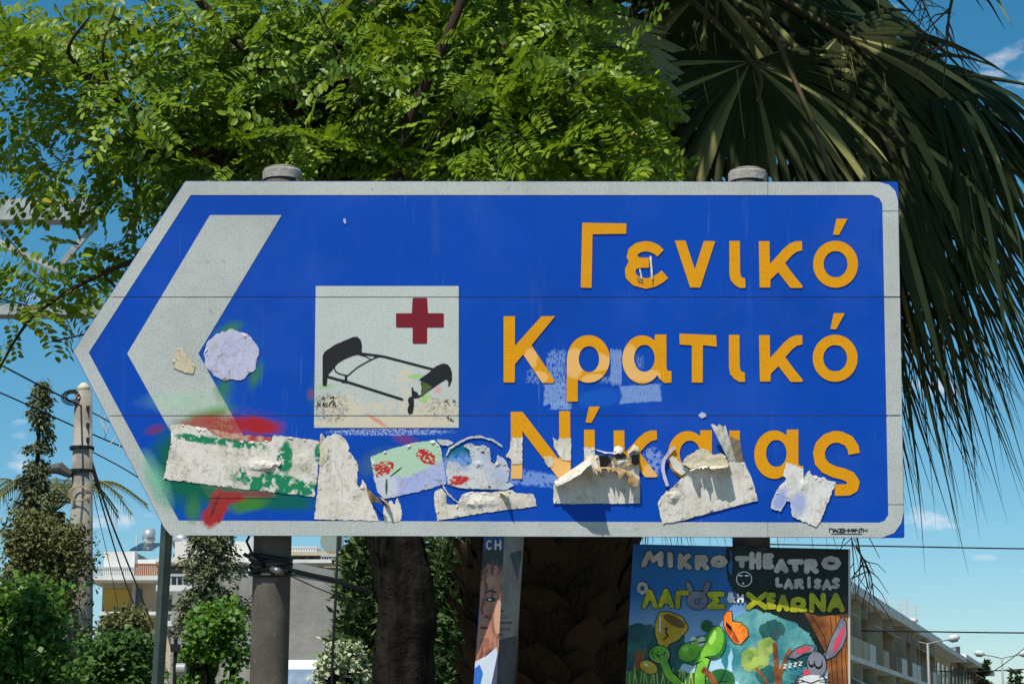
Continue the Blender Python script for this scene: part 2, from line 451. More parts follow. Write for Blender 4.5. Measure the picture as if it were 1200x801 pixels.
# border
f_in = s_or(s_poly([(223.5, 228.5), (1022, 228.5), (1030, 231.5), (1034, 239), (1041, 603), (1037.5, 609.5), (1030, 612), (209, 609.5), (104, 413)]))
f_bo = s_poly([(217.5, 212.4), (1030, 213.2), (1042, 216.5), (1049.5, 224), (1052.4, 236), (1056, 420), (1059, 600), (1056, 613), (1048, 624), (1034, 629.3), (200, 626.8), (192.3, 617.5), (86.2, 411)])
f_bord = s_sub(f_bo, f_in)
for k, (a, b) in enumerate(((200, 247), (247.8, 347.3), (348.7, 486), (487.4, 590.5), (591.3, 640))):
    # right-hand strips are separate lengths of tape, left-hand ones break at the panel seams
    f = s_and(f_bord, box2(900, a, 1100, b))
    shape('border_strip', f, (899, max(a, 209), 1064, min(b, 633)), .0012, .0012, m_grey, root, st=1, tol=.1)
for (a, b) in bands:
    shape('border_strip', s_and(f_bord, box2(60, a, 899.6, b)), (82, max(a, 209), 901, min(b, 633)), .0012, .0012, m_grey, root, st=1, tol=.1)
# chevron
f_ch = s_poly([(246, 252), (330, 252), (232.5, 414), (325, 583), (243, 583), (149, 414)])
for (a, b) in bands: shape('arrow_marking', s_and(f_ch, box2(100, a, 400, b)), (145, max(a, 248), 334, min(b, 587)), .0012, .0012, m_grey, root, tol=.1)
# symbol plate
f_pl = s_poly([(370, 335), (537.5, 335), (537.5, 501), (368, 501)])
for (a, b) in bands: shape('symbol_plate', s_and(f_pl, box2(300, a, 600, b)), (366, max(a, 332), 540, min(b, 503)), .0016, .0016, m_plate, root, tol=.1)
shape('red_cross', s_or(box2(464, 366.8, 520, 383.5), box2(483.5, 348.8, 500.5, 402.5)), (462, 346, 522, 405), .0024, .0008, m_red, root)
Z = lambda P: cv(P, 365, 380, 6.161)
head = s_poly(Z([(80,440),(80,225),(95,195),(170,145),(300,90),(330,88),(355,110),(365,150),(362,200),(385,208),(380,222),(345,218),(300,225),(240,250),(190,280),(165,310),(150,330),(122,360),(115,385),(110,445)]))
foot = s_poly(Z([(872,325),(900,300),(950,280),(985,288),(1005,315),(1015,350),(1015,400),(1000,440),(985,450),(990,420),(975,395),(940,415),(860,470),(790,520),(772,530),(725,535),(722,460),(750,420),(800,380),(850,345)]))
bed = s_or(head, foot,
    s_stroke(Z([(370,212),(500,228),(540,236),(885,326)]), 2.8), s_stroke(Z([(100,372),(180,395),(250,412),(660,542)]), 3.0),
    s_stroke(Z([(165,310),(172,338),(200,355),(250,368)]), 1.5), s_stroke(Z([(250,378),(330,310),(400,270),(450,245),(475,236)]), 1.5),
    s_stroke(Z([(345,218),(395,232),(432,255)]), 1.3), s_poly(Z([(240,362),(256,362),(256,425),(215,420),(215,395),(240,398)])),
    s_torn(s_stroke(Z([(718,540),(722,575),(712,625)]), 6.5, False), 1.2, 2.5, 5), s_stroke(Z([(455,225),(500,228)]), 3))
peel = s_torn(s_poly(Z([(728,440),(760,405),(790,398),(795,500),(775,515),(760,490),(735,475)])), .8, 3, 9)
shape('bed_symbol', s_sub(bed, peel), (376, 392, 532, 485), .0024, .0008, m_black, root, st=.5, tol=.08)
m_tint = Mat('green_tint', '4A5A2C', .7).m
shape('green_overspray', s_torn(s_poly(Z([(798,405),(870,450),(850,470),(800,512)])), .8, 3, 4), (490, 440, 512, 468), .0031, .0006, m_tint, root, st=.5)
scr = [[(45,600),(45,560),(60,590),(62,555)], [(80,590),(85,560),(95,590),(100,562)], [(110,590),(112,560)], [(130,590),(132,565),(150,560)], [(155,590),(160,562),(172,575),(170,595)], [(75,540),(90,520),(95,545)], [(135,530),(150,520),(160,550),(140,555)], [(150,530),(165,522)], [(975,670),(990,668),(985,690)], [(1010,672),(1000,690),(1030,695)], [(960,560),(975,545),(985,570)], [(1020,560),(1030,545),(1042,560)]]
shape('scribble', s_or(*[s_stroke(Z(p), .9) for p in scr]), (370, 462, 536, 495), .0031, .0006, Mat('scribble_ink', '3A3028', .8).m, root, st=.4, tol=.05)

# lettering: every letter a cut plate, proud of the panels
A1 = lambda P: cv(P, 670, 245, 6.667); A2 = lambda P: cv(P, 840, 245, 6.667)
f_G = s_poly(A1([(82,105),(428,112),(426,192),(163,192),(155,615),(70,612)]))
f_eps = s_or(s_stroke(A1([(692,347),(655,312),(615,294),(575,289),(520,300),(480,330),(470,370),(490,405),(530,418),(603,418)]), 12),
             s_stroke(A1([(603,418),(530,418),(480,432),(456,475),(460,520),(500,560),(580,581),(640,567),(690,540),(728,508)]), 12))
f_nu = s_poly(A1([(805,245),(888,245),(962,470),(1032,248),(1122,250),(1005,612),(925,612)]))
f_io = s_poly(A2([(98,248),(180,248),(183,500),(192,535),(222,540),(225,615),(180,615),(140,592),(108,555),(98,500)]))
f_ka = s_poly(A2([(328,250),(412,250),(415,430),(470,368),(520,310),(570,268),(620,250),(665,250),(668,322),(625,332),(585,362),(530,425),(672,602),(665,615),(575,615),(478,490),(420,550),(418,612),(335,612)]))
f_oo = s_sub(s_ell(979.2, 309.5, 26.3, 27.5), s_ell(979.2, 309.5, 14, 15.5))
f_ac = s_poly(A2([(935,75),(1022,75),(955,202),(908,200)]))
A3 = lambda P: cv(P, 580, 355, 6.406); A4 = lambda P: cv(P, 710, 355, 3.871); A5 = lambda P: cv(P, 590, 470, 6.161)
f_K = s_poly(A3([(65,98),(150,98),(150,325),(350,98),(452,98),(272,312),(448,580),(440,598),(355,598),(212,385),(150,455),(148,595),(65,595)]))
f_rh = s_or(s_sub(s_ell(689.6, 420.3, 25, 27.8), s_ell(690.2, 420.6, 12, 15.3)), s_poly(A3([(540,420),(622,420),(622,738),(538,738)])))
f_al = s_or(s_sub(s_ell(752.6, 421, 23.3, 28.3), s_ell(755.2, 419.6, 12.1, 15.9)), s_poly(A4([(222,142),(275,142),(275,300),(280,306),(298,308),(298,360),(265,362),(242,342),(222,300)])))
f_ta = s_poly(A4([(333,138),(500,145),(503,198),(440,190),(440,360),(390,360),(390,188),(335,188)]))
f_N = s_poly(A5([(52,75),(138,75),(402,420),(402,70),(482,70),(486,560),(400,560),(137,208),(135,558),(55,558)]))
A6 = lambda P: cv(P, 880, 490, 5.722)
f_sg = s_or(s_stroke(A6([(692,237),(685,195),(655,150),(600,125),(560,122),(510,140),(470,180),(455,230),(465,290),(500,330),(560,358),(620,372),(665,392),(690,430),(682,462),(652,478),(562,480)]), 13.4))
T = s_tr
letters = [(f_G, 0, 0, (678, 258, 737, 340)), (f_eps, 0, 0, (730, 278, 788, 342)), (f_nu, 0, 0, (788, 278, 842, 340)),
    (f_io, 0, 0, (852, 278, 876, 340)), (f_ka, 0, 0, (886, 279, 944, 340)), (f_oo, 0, 0, (950, 279, 1008, 340)), (f_ac, 0, 0, (974, 253, 996, 277)),
    (f_K, 0, 0, (588, 367, 653, 451)), (f_rh, 0, 0, (661, 390, 717, 473)), (f_al, 0, 0, (727, 389, 790, 452)), (f_ta, 0, 0, (793, 388, 843, 451)),
    (f_io, -.5, 110, None), (f_ka, .3, 110, None), (f_oo, -.5, 110, None), (f_ac, -3.2, 110.5, None),
    (f_N, 0, 0, (596, 479, 672, 563)), (f_io, -170.2, 221, None), (f_ac, -290.0, 219.8, None), (f_ka, -170.2, 221.5, None),
    (f_al, 53.3, 112, None), (f_io, 0, 222, None), (f_al, 154.6, 111.3, None), (f_sg, 0, 0, (950, 500, 1012, 584))]
bbof = {id(f): bb for f, _, _, bb in letters if bb}
for f, dx, dy, bb in letters:
    b0 = bb or bbof[id(f)]; b0 = (b0[0]+dx, b0[1]+dy, b0[2]+dx, b0[3]+dy)
    g = s_tr(f, dx, dy)
    shape('letter', g, b0, .0026, .0026, m_orange, root, st=.8, tol=.08)
# maker's mark on the lower border
mk = []
x = 972
for gl in ['TI','A','O','E','H','M','A','N','T','H']:
    w = 6.2
    G = {'TI': [[(0,1),(0,0),(.9,0)],[(.9,0),(.9,1)]], 'A': [[(0,1),(.5,0),(1,1)],[(.2,.7),(.8,.7)]], 'O': [[(.1,.1),(.9,.1),(.9,.9),(.1,.9),(.1,.1)]], 'E': [[(1,0),(0,0),(0,1),(1,1)],[(0,.5),(.8,.5)]],
         'H': [[(0,0),(0,1)],[(1,0),(1,1)],[(0,.5),(1,.5)]], 'M': [[(0,1),(0,0),(.5,.7),(1,0),(1,1)]], 'N': [[(0,1),(0,0),(1,1),(1,0)]], 'T': [[(0,0),(1,0)],[(.5,0),(.5,1)]]}[gl]
    for s_ in G: mk.append(s_stroke([(x+a*4.6, 619+b*4.2) for a, b in s_], 1.0))
    x += w*.66+.3
mk.append(box2(974, 624.6, 1010, 625.5))
shape('maker_mark', s_or(*mk), (970, 617, 1016, 627), .0022, .0009, m_black, root, st=.35, tol=.04)

# ================================================================== TORN PAPER ON THE SIGN
def paper_mat(name, col='D6CFC4', stain='A2967F', am=.6, bs=90, bd=.0008, stains=True):
    M = Mat(name, col, .85, .15); M._tc = M.n('ShaderNodeNewGeometry').outputs['Position']
    M.var(stain, 14, .45, .75, am)
    M.mix('5F564A', M.ramp(M.noise(150, 3), .65, .71, 0, .7)); M.mix('B5A88E', M.ramp(M.noise(26, 4, .6, (1.6, 1, .5)), .55, .72, 0, .7)); M.mix('9C8E78', M.ramp(M.noise(60, 3, .6, (2.5, 1, .3)), .6, .7, 0, .5)); M.mix('857A6A', M.ramp(M.noise(40, 5, .7), .56, .7, 0, .75))
    ck = M.mul(M.noise(34, 6, .7), .5, 'SUBTRACT'); ab = M.n('ShaderNodeMath', operation='ABSOLUTE'); M.L(ck, ab.inputs[0])
    M.mix('4A3F33', M.mul(M.ramp(ab.outputs[0], .004, .010, .8, 0), M.ramp(M.noise(11, 2), .47, .6)))
    M.bump(bs, bd, 5)
    return M
m_paper = paper_mat('torn_paper').m
Mpg = paper_mat('paper_over_green')
# green layer showing through, more to the right and bottom
def gpatch(*a): blob_nodes(Mpg, '1B7A55', *a)
gpatch(330, 570, 50, 14, 6, .15, 1, .6, 18, .44); gpatch(335, 535, 10, 24, 0, .3, 1, .8, 18, .45); gpatch(230, 514, 24, 6, 8, .3, 1, .9, 18, .44)
gpatch(300, 560, 40, 12, 5, .4, 1, .8, 18, .52); gpatch(374, 530, 6, 12, 0, .3, 1, .5, 18, .4); gpatch(280, 520, 45, 6, 8, .4, 1, .9, 18, .50)
m_pgreen = Mpg.m
Mch = paper_mat('faded_sticker', 'A5AFD6', '8E99C4', .5)
blob_nodes(Mch, 'A9C4A8', 478, 536, 62, 21, -15, .12, 1, .35, 22)
blob_nodes(Mch, 'C2C4C8', 450, 570, 20, 20, 0, .3, .8, .4, 22)
blob_nodes(Mch, 'B02A28', 450, 549, 13, 9, -15, .15, 1, .8, 40, .44)
blob_nodes(Mch, 'B02A28', 500, 535, 14, 8, 25, .15, 1, .8, 40, .44)
blob_nodes(Mch, '35502A', 453, 570, 1.6, 12, 0, .3, 1, .3, 40)
blob_nodes(Mch, '35502A', 464, 553, 11, 1.3, -38, .3, 1, .3, 40)
m_cherry = Mch.m
m_lav = paper_mat('lavender_paper', 'B9B7CE', 'A2A3C4', .6).m
m_tan = paper_mat('tan_paper', 'C9BFA6', 'B09A70', .7).m
m_brown = Mat('brown_paper_back', '8F7450', .9, .1).var('C2A87C', 30, .4, .65).bump(50, .004).m
Mrd = paper_mat('residue_paper', 'C4C5C4', '93A2C4', .9)
blob_nodes(Mrd, 'B4302C', 537, 563, 16, 6, -8, .2, 1, .7, 40, .40)
m_resid = Mrd.m
def crease(amp, sc, seed, spots=()):
    def d(x, y):
        a = vnoise(np.array([x/sc]), np.array([y/sc]), seed, 3)[0]
        v = amp*.35*(a+.5)
        for (cx, cy, rx, ry, h) in spots:
            k = ((x-cx)/rx)**2+((y-cy)/ry)**2
            if k < 1: v += h*(1-k)**2*(.5+abs(vnoise(np.array([x/2.2]), np.array([y/2.2]), seed+3, 2)[0])*2)
        return v
    return d
def flap(name, base, outp, mat, parent, nu=14, curl=0., jag=0., seed=1, nv=6):
    """strip of paper attached along `base` (px,py) and sticking out to `outp` (px, py, metres out)"""
    r = random.Random(seed); V = []; Fc = []
    def lerp(P, t):
        s = t*(len(P)-1); i = min(int(s), len(P)-2); u = s-i
        return [P[i][k]*(1-u)+P[i+1][k]*u for k in range(len(P[0]))]
    for i in range(nu+1):
        t = i/nu; b = lerp(base, t); o = lerp(outp, t); j = 1 + jag*(r.random()-.7)
        for k in range(nv+1):
            u = k/nv*j; px = b[0]+(o[0]-b[0])*u; py = b[1]+(o[1]-b[1])*u - curl*4*u*(1-u)
            off = .004 + (o[2]-.004)*math.sin(min(u, 1)*math.pi/2) + .0015*math.sin(t*23+k*1.7+seed)
            V.append(onsign(px, py, max(off, .0042)))
    for i in range(nu):
        for k in range(nv):
            a = i*(nv+1)+k; Fc.append((a, a+1, a+nv+2, a+nv+1))
    o = obj(name, V, Fc, mat, parent, True)
    return o
def sticker(label, f, bb, mat, name='torn_sticker', off=.0020, th=.0012, st=.8, grid=4, disp=None, tol=.12):
    c = onsign((bb[0]+bb[2])/2, bb[3]); e = thing(name, label, 'sticker', c, 'torn stickers on the road sign')
    if bb[2]-bb[0] > 25: fringe(f, bb, e, m_tan if int(bb[0]) % 2 else m_paper, int(bb[0]), int((bb[2]-bb[0])*.16), off)
    shape('paper', s_torn(f, .8, 1.9, int(bb[0]) % 50, 2), bb, off, .0007, mat, e, st=.6, tol=.1, grid=grid, disp=disp)
    return e
def fringe(f, bb, parent, mat, seed, n=40, off=.007):
    r = random.Random(seed); V = []; Fc = []
    lp = max(contours(f, bb, 1.5), key=len); N_ = len(lp)
    for _ in range(n):
        i = r.randrange(N_); a = lp[i]; b = lp[(i+r.randint(2, 4)) % N_]; dx, dy = b[0]-a[0], b[1]-a[1]; l = math.hypot(dx, dy)
        if l < .8 or l > 9: continue
        nx, ny = dy/l, -dx/l
        if f(np.array([(a[0]+b[0])/2+nx]), np.array([(a[1]+b[1])/2+ny]))[0] > 0: nx, ny = -nx, -ny
        if ny < -.3 and r.random() < .6: continue
        ln_ = r.uniform(1.5, 5.5); lift = r.uniform(.001, .004); t = r.uniform(-2, 2); k = len(V)
        V += [onsign(a[0], a[1], off), onsign(b[0], b[1], off), onsign(b[0]+nx*ln_*.5, b[1]+ny*ln_*.5, off+lift*.8), onsign(a[0]+nx*ln_*.6, a[1]+ny*ln_*.6, off+lift*.7),
              onsign((a[0]+b[0])/2+nx*ln_+t, (a[1]+b[1])/2+ny*ln_, off+lift)]
        Fc += [(k, k+1, k+2, k+3), (k+3, k+2, k+4)]
    if V: obj('curled_fringe', V, Fc, mat, parent)['kind'] = 'stuff'
B1 = lambda P: cv(P, 170, 460, 4.852)
f1 = s_torn(s_poly(B1([(148,185),(200,178),(340,200),(400,235),(470,255),(600,268),(715,268),(738,242),(860,255),(995,275),(985,400),(965,590),(560,545),(395,525),(105,488),(128,370),(145,300)])), 1.3, 5, 2)
t1 = sticker('long white sticker with flaking green paint, under the arrow marking', f1, (188, 495, 378, 584), m_pgreen, disp=crease(.002, 6, 3, [(305, 545, 24, 8, .007), (200, 525, 8, 20, .005), (355, 540, 18, 14, .003)]))
flap('curled_edge', B1([(600,425),(700,400),(770,390)]), [(298, 551, .004), (318, 548, .012), (330, 544, .006)], m_paper, t1, 8, 1, .5, 3)
shape('scraped_edge', s_torn(s_poly(B1([(350,205),(440,215),(520,240),(720,250),(715,272),(600,272),(470,262),(400,240)])), 2, 4, 8), (238, 498, 322, 520), .0032, .0006, Mat('scraped_red', 'A83A34', .8).var('B89A80', 25, .42, .58).m, t1, grid=4)
B2 = lambda P: cv(P, 360, 490, 6.158)
f2a = s_torn(s_poly(B2([(95,165),(95,100),(115,120),(130,150),(150,120),(170,130),(200,105),(240,120),(275,150),(300,200),(300,235),(350,300),(365,340),(360,470),(385,515),(400,435),(425,495),(440,560),(480,650),(520,740),(50,725),(70,560),(90,330)])), .9, 4, 5)
f2b = s_torn(s_poly(B2([(550,615),(575,640),(590,595),(612,590),(630,620),(650,570),(670,620),(685,690),(680,735),(640,745),(560,742),(550,680)])), 1., 4, 6)
t2 = sticker('tall white paper torn to a rounded top, beside the white and green sticker', s_or(f2a, f2b), (365, 502, 474, 613), m_paper, disp=crease(.0015, 9, 8, [(383, 540, 5, 40, .006)]))
flap('curled_edge', B2([(425,505),(440,560),(465,610)]), [(434, 577, .02), (446, 586, .035), (449, 592, .018)], m_brown, t2, 10, 2, .3, 5)
flap('curled_edge', B2([(95,165),(92,250),(85,330)]), [(384, 522, .006), (386, 536, .010), (377, 546, .003)], m_tan, t2, 8, 0, .3, 6)
flap('curled_edge', B2([(520,560),(550,580),(575,600)]), [(450, 588, .012), (456, 594, .028), (459, 596, .01)], m_brown, t2, 8, 0, .3, 9)
B3 = lambda P: cv(P, 425, 500, 5.581)
f3 = s_torn(s_poly(B3([(50,195),(180,145),(330,105),(470,82),(508,130),(530,250),(550,372),(350,425),(140,470),(100,430),(75,340)])), .8, 5, 7)
sticker('tilted faded sticker with two red cherry-like splotches on pale green and lavender', f3, (432, 512, 526, 586), m_cherry, disp=crease(.0012, 8, 4))
arc = s_or(s_stroke(B3([(545,190),(570,140),(640,95),(700,70),(760,62),(850,85),(915,130)]), 2.2), s_stroke(B3([(525,380),(560,440),(625,495)]), 1.8),
    s_poly(B3([(480,78),(560,85),(600,105),(560,122),(510,115)])))
fr = s_holes(s_poly(B3([(560,225),(610,225),(650,260),(715,240),(700,150),(660,125),(705,105),(745,130),(790,115),(830,140),(840,230),(870,250),(880,180),(930,210),(960,280),(950,360),(990,380),(940,410),(800,405),(640,400),(560,375),(545,290)])), -.30, 5, 12, 1)
t4 = sticker('scraped remains of a round sticker with a curved rim, left of the letter N', s_or(s_torn(arc, .5, 3, 3), fr), (508, 508, 606, 592), m_resid, off=.0036, st=.7, disp=crease(.001, 5, 5, [(560, 545, 6, 4, .008)]), grid=4)
f5 = s_torn(s_poly(B3([(470,420),(520,400),(545,430),(545,505),(620,510),(650,440),(700,425),(900,425),(980,410),(1000,430),(1110,435),(1130,470),(1135,515),(800,560),(490,610),(465,460)])), .9, 5, 9)
t5 = sticker('long white strip of crumpled paper slanting along the lower edge of the sign', f5, (506, 570, 630, 611), m_paper, disp=crease(.0015, 6, 6, [(560, 588, 32, 9, .009)]))
flap('curled_edge', B3([(890,435),(925,425),(950,440)]), [(588, 577, .01), (594, 582, .042), (597, 584, .01)], m_tan, t5, 6, 0, .2, 8)
f6a = s_torn(s_poly(A5([(15,395),(45,350),(52,275),(60,262),(136,262),(136,450),(60,450),(55,415)])), .8, 4, 3)
f6b = s_torn(s_poly(A5([(360,262),(388,280),(400,268),(487,265),(487,425),(425,422),(395,380),(365,330)])), .8, 4, 4)
sticker('white paper patch stuck on the left upright of the letter N', f6a, (591, 511, 614, 545), m_paper, off=.0036, disp=crease(.0015, 4, 2))
sticker('white paper patch stuck on the right upright of the letter N', f6b, (647, 511, 671, 541), m_paper, off=.0036, disp=crease(.002, 4, 5))
f6c = s_torn(s_poly(A5([(290,400),(350,395),(365,430),(355,470),(330,480),(300,440)])), .8, 4, 4)
sticker('small cream scrap on the slanting stroke of the letter N', f6c, (636, 533, 651, 550), m_tan, off=.0036, disp=crease(.001, 4, 5))
# middle sticker with the big folded flap
f7 = s_torn(s_poly(A5([(362,595),(480,500),(590,430),(578,335),(658,330),(662,395),(700,380),(790,400),(860,390),(900,400),(900,360),(950,312),(972,330),(980,470),(985,600),(985,735),(358,738),(362,660)])), .7, 4, 14)
M7 = paper_mat('middle_paper', 'CFCBC2', 'A39A88', .6)
m7 = M7.m
t7 = sticker('rectangular white sticker below the letters iota and kappa, peeled into a big jutting fold', f7, (646, 520, 752, 592), m7, off=.0036, disp=crease(.002, 7, 12, [(730, 540, 18, 14, .012)]))
m_blackp = Mat('black_patch_mat', '15120F', .9).m  # for flat black patches laid over the sticker
shape('black_patch', s_torn(s_poly(A5([(690,395),(750,385),(775,430),(735,490),(700,480)])), 1, 4, 3), (700, 530, 718, 552), .016, .009, m_blackp, t7, grid=4)
shape('black_patch', s_torn(s_poly(A5([(925,390),(975,380),(980,450),(950,465),(925,440)])), 1, 4, 5), (738, 530, 751, 548), .018, .012, m_blackp, t7, grid=4)
shape('black_patch', s_torn(s_poly(A5([(800,385),(870,375),(890,390),(850,412),(815,410)])), 1, 4, 6), (718, 529, 736, 539), .016, .009, m_blackp, t7, grid=4)
flap('peeled_fold', A5([(365,580),(480,500),(590,425),(615,400)]), [(652, 570, .030), (668, 563, .065), (682, 554, .088), (693, 543, .10)], m_paper, t7, 14, 1, .12, 11)
flap('peeled_fold', A5([(600,400),(640,385),(665,400)]), [(694, 553, .085), (699, 562, .060), (703, 556, .045)], m_tan, t7, 8, 0, .5, 12)
flap('peeled_fold', A5([(640,480),(760,470),(900,495),(982,560)]), [(699, 552, .060), (713, 553, .040), (730, 561, .042), (747, 570, .024)], m_brown, t7, 24, 1.5, .95, 13)
flap('peeled_fold', A5([(660,345),(740,370),(820,372),(860,350)]), [(698, 527, .012), (710, 531, .018), (722, 532, .016), (730, 527, .006)], m_paper, t7, 10, 1, .3, 14)
flap('peeled_fold', A5([(800,330),(830,318),(860,335)]), [(719, 529, .012), (726, 532, .02), (730, 530, .01)], m_paper, t7, 6, 0, .3, 15)
flap('peeled_fold', A5([(905,370),(940,310),(975,330)]), [(736, 532, .012), (742, 528, .025), (749, 529, .01)], m_tan, t7, 6, 0, .3, 16)
shape('crumpled_lining', s_torn(s_poly(A5([(790,410),(860,400),(925,400),(930,450),(880,480),(800,450)])), 2, 4, 16), (716, 533, 743, 550), .010, .006, m_brown, t7, grid=3, disp=crease(.008, 3, 22))
# right torn sticker with strips
B8 = lambda P: cv(P, 760, 480, 5.721)
f8 = s_torn(s_poly(B8([(62,620),(85,585),(120,545),(165,515),(240,440),(270,405),(330,375),(450,372),(540,365),(550,330),(590,345),(640,350),(670,410),(700,480),(732,605),(460,675),(200,745),(95,762),(78,700)])), .8, 4, 21)
t8 = sticker('flaky white sticker with a tall peeled strip and toothed shadow, under the second alpha', f8, (768, 535, 890, 615), m_paper, off=.0036, disp=crease(.003, 5, 17, [(788, 582, 10, 10, .010), (790, 565, 14, 8, .006)]))
teeth = []
base8 = [(0.0)]
flap('peeled_fold', B8([(275,400),(310,385),(330,378)]), [(808, 552, .028), (812, 551, .045), (818, 549, .03)], m_tan, t8, 5, 0, .7, 21)
flap('peeled_fold', B8([(335,375),(370,372),(400,372)]), [(819, 549, .032), (824, 549, .05), (829, 548, .04)], m_paper, t8, 6, 0, .6, 22)
flap('peeled_fold', B8([(405,372),(450,370),(500,368),(535,366)]), [(832, 549, .045), (840, 549, .05), (848, 548, .052), (853, 547, .05)], m_tan, t8, 9, 0, .25, 23)
shape('crumpled_flap', s_torn(s_poly(B8([(228,360),(262,300),(300,290),(352,250),(400,270),(430,300),(480,292),(520,310),(540,370),(480,380),(330,385),(280,390)])), 1.5, 4, 23), (798, 521, 857, 550), .016, .012, m_tan, t8, grid=3, disp=crease(.014, 3.5, 25))
flap('peeled_strip', B8([(540,345),(585,340)]), [(833, 497, .030), (850, 498, .024)], m_paper, t8, 5, 0, .1, 24, 12)
o = flap('peeled_strip', B8([(560,345),(640,350)]), [(855, 511, .004), (867, 516, .012)], Mat('painted_shade_backing', '77695A', .9).m, t8, 5, 0, .1, 25, 8)  # grey-brown colour paints in the shade side behind the tall strip
shape('thin_curl', s_stroke(B8([(175,245),(135,290),(100,340),(95,400),(110,460),(128,510)]), 4), (774, 520, 794, 572), .012, .004, m_lav, t8, grid=4, disp=crease(.004, 4, 25))
shape('torn_tongue', s_torn(s_poly(B8([(135,320),(165,305),(200,340),(250,380),(270,400),(220,440),(170,400)])), .8, 4, 26), (782, 531, 810, 560), .0085, .002, m_paper, t8, grid=4, disp=crease(.003, 5, 27))
f9 = s_torn(s_poly(A6([(235,295),(300,315),(352,340),(352,420),(368,372),(392,350),(412,385),(440,380),(458,398),(488,390),(515,415),(568,430),(500,600),(462,700),(435,722),(360,695),(275,655),(262,560),(240,555),(195,625),(135,600),(140,550),(180,470),(240,400),(215,385)])), .7, 4, 31)
Ms9 = paper_mat('white_paper_blue_stain', 'D6D2CC', 'B8B4B0', .5); blob_nodes(Ms9, '8C9CCB', 935, 590, 14, 16, 20, .6, .8, .6, 30); blob_nodes(Ms9, '7F95CF', 914, 585, 10, 18, 20, .5, .8, .6, 30)
t9 = sticker('white paper scrap with blue stains and a notched top, left of the final sigma', f9, (900, 539, 982, 620), Ms9.m, off=.0036, disp=crease(.002, 6, 31, [(942, 570, 5, 12, .008)]))
fd = lambda X, Y: s_ell(271, 416, 32, 29.5)(X, Y) + 1.0*np.sin(np.arctan2(Y-416, X-271)*9) * (X > 262) + 5*vnoise(X/6, Y/6, 4, 4)
sticker('round lavender paper disc with a scalloped edge, by the inner corner of the arrow', fd, (236, 383, 306, 450), m_lav, name='round_sticker', disp=crease(.001, 8, 33))
sticker('tan peeled scrap on the grey arrow marking', s_torn(s_poly([(203, 414), (212, 406), (222, 420), (229, 428), (226, 438), (215, 436), (204, 430), (207, 422)]), 2, 4, 35), (198, 402, 232, 442), m_tan, off=.0035, disp=crease(.002, 4, 35))
sticker('tiny white scrap above the second alpha of the bottom line', s_torn(s_ell(823, 486, 4, 3.2), 1.5, 2.5, 36), (817, 480, 829, 491), m_lav, off=.003, grid=2)
sticker('tiny white fleck near the top edge above the symbol plate', s_ell(404, 259, 1.6, 3), (401, 255, 407, 263), m_lav, off=.003, grid=2)
# staples/slivers on epsilon
e = thing('paper_sliver', 'two thin white slivers of paper caught on the letter epsilon', 'paper scrap', onsign(757, 330))
flap('sliver', [(761, 300), (763.5, 300)], [(763, 327, .012), (765.5, 327, .008)], m_paper, e, 3, 0, 0, 3, 6)
flap('sliver', [(749, 315), (750.5, 315)], [(751, 326, .010), (753, 327, .007)], m_paper, e, 3, 0, 0, 4, 5)
flap('sliver', [(746, 325), (752, 326)], [(749, 330, .006), (754, 331, .004)], m_brown, e, 3, 0, 0, 5, 3)

# ================================================================== POSTS
m_conc = Mat('pipe_concrete', '524B42', .85, .2).var('6B675F', 7, .4, .65, .7).var('7A7166', 60, .6, .75, .5).bump(90, .0015, 5).m
m_cap = Mat('cap_concrete', 'A9A49A', .85, .2).var('7C776C', 25, .4, .65, .6).bump(60, .003).m
m_rubber = Mat('black_rubber', '121314', .55, .4).m
def post(label, top, bot, r, Y, cap=True):
    a = U(*top, Y); b = U(*bot, Y); d = (a-b); base = b + d*((0-b.z)/d.z)
    e = thing('sign_post', label, 'post', (base.x, base.y, 0), 'posts carrying the blue sign')
    n = 10; pts = [base + (a-base)*(i/n) for i in range(n+1)]
    MB().tube(pts, r, 40).build('pipe', m_conc, e, True)
    if cap:
        z = a.z; V = MB().tube([(a.x, a.y, z-.035), (a.x, a.y, z-.008), (a.x, a.y, z)], [r*1.07, r*1.07, r*.93], 40)
        V.build('cap', m_cap, e)
        MB().tube([(a.x, a.y, z-.001), (a.x, a.y, z+.005), (a.x, a.y, z+.009)], [r*.9, r*.8, r*.4], 40).build('lid', m_cap, e, True)
    return e, base, a
YP = YS + .11
pL, bL, aL = post('left grey pipe post with black cable tied round it below the sign', (331, 199), (315, 801), .056, YP)
pR, bR, aR = post('right grey pipe post standing behind the theatre poster', (876, 201), (882, 801), .056, YP+.05)
c = U(317, 662, YP)
band = MB()
for k in range(5):
    zz = c.z + (k-2)*.012; ring = [(c.x+math.cos(a)*.061, YP+math.sin(a)*.061, zz + .01*math.sin(a+k*1.3)) for a in np.linspace(0, 2*math.pi, 25)]
    band.tube(ring, .006, 6, False)
band.build('cable_band', m_rubber, pL, True)
MB().tube([U(319, 667, YP-.062), U(326, 669, YP-.085), U(330, 671, YP-.062)], [.010, .012, .009], 10).build('clamp', m_alu, pL, True)
MB().tube([U(301, 657, YP-.05), U(294, 645, YP-.07), U(289, 634, YP-.05), U(292, 628, YP-.02)], .004, 6).build('cable_tail', m_rubber, pL, True)
MB().tube([U(310, 663, YP-.058), U(298, 655, YP-.08), U(286, 649, YP-.07)], .006, 6).build('cable_tail', m_rubber, pL, True)
MB().tube([U(338, 668, YP-.05), U(345, 673, YP-.06), U(349, 670, YP-.05)], .004, 6).build('cable_tail', m_rubber, pL, True)
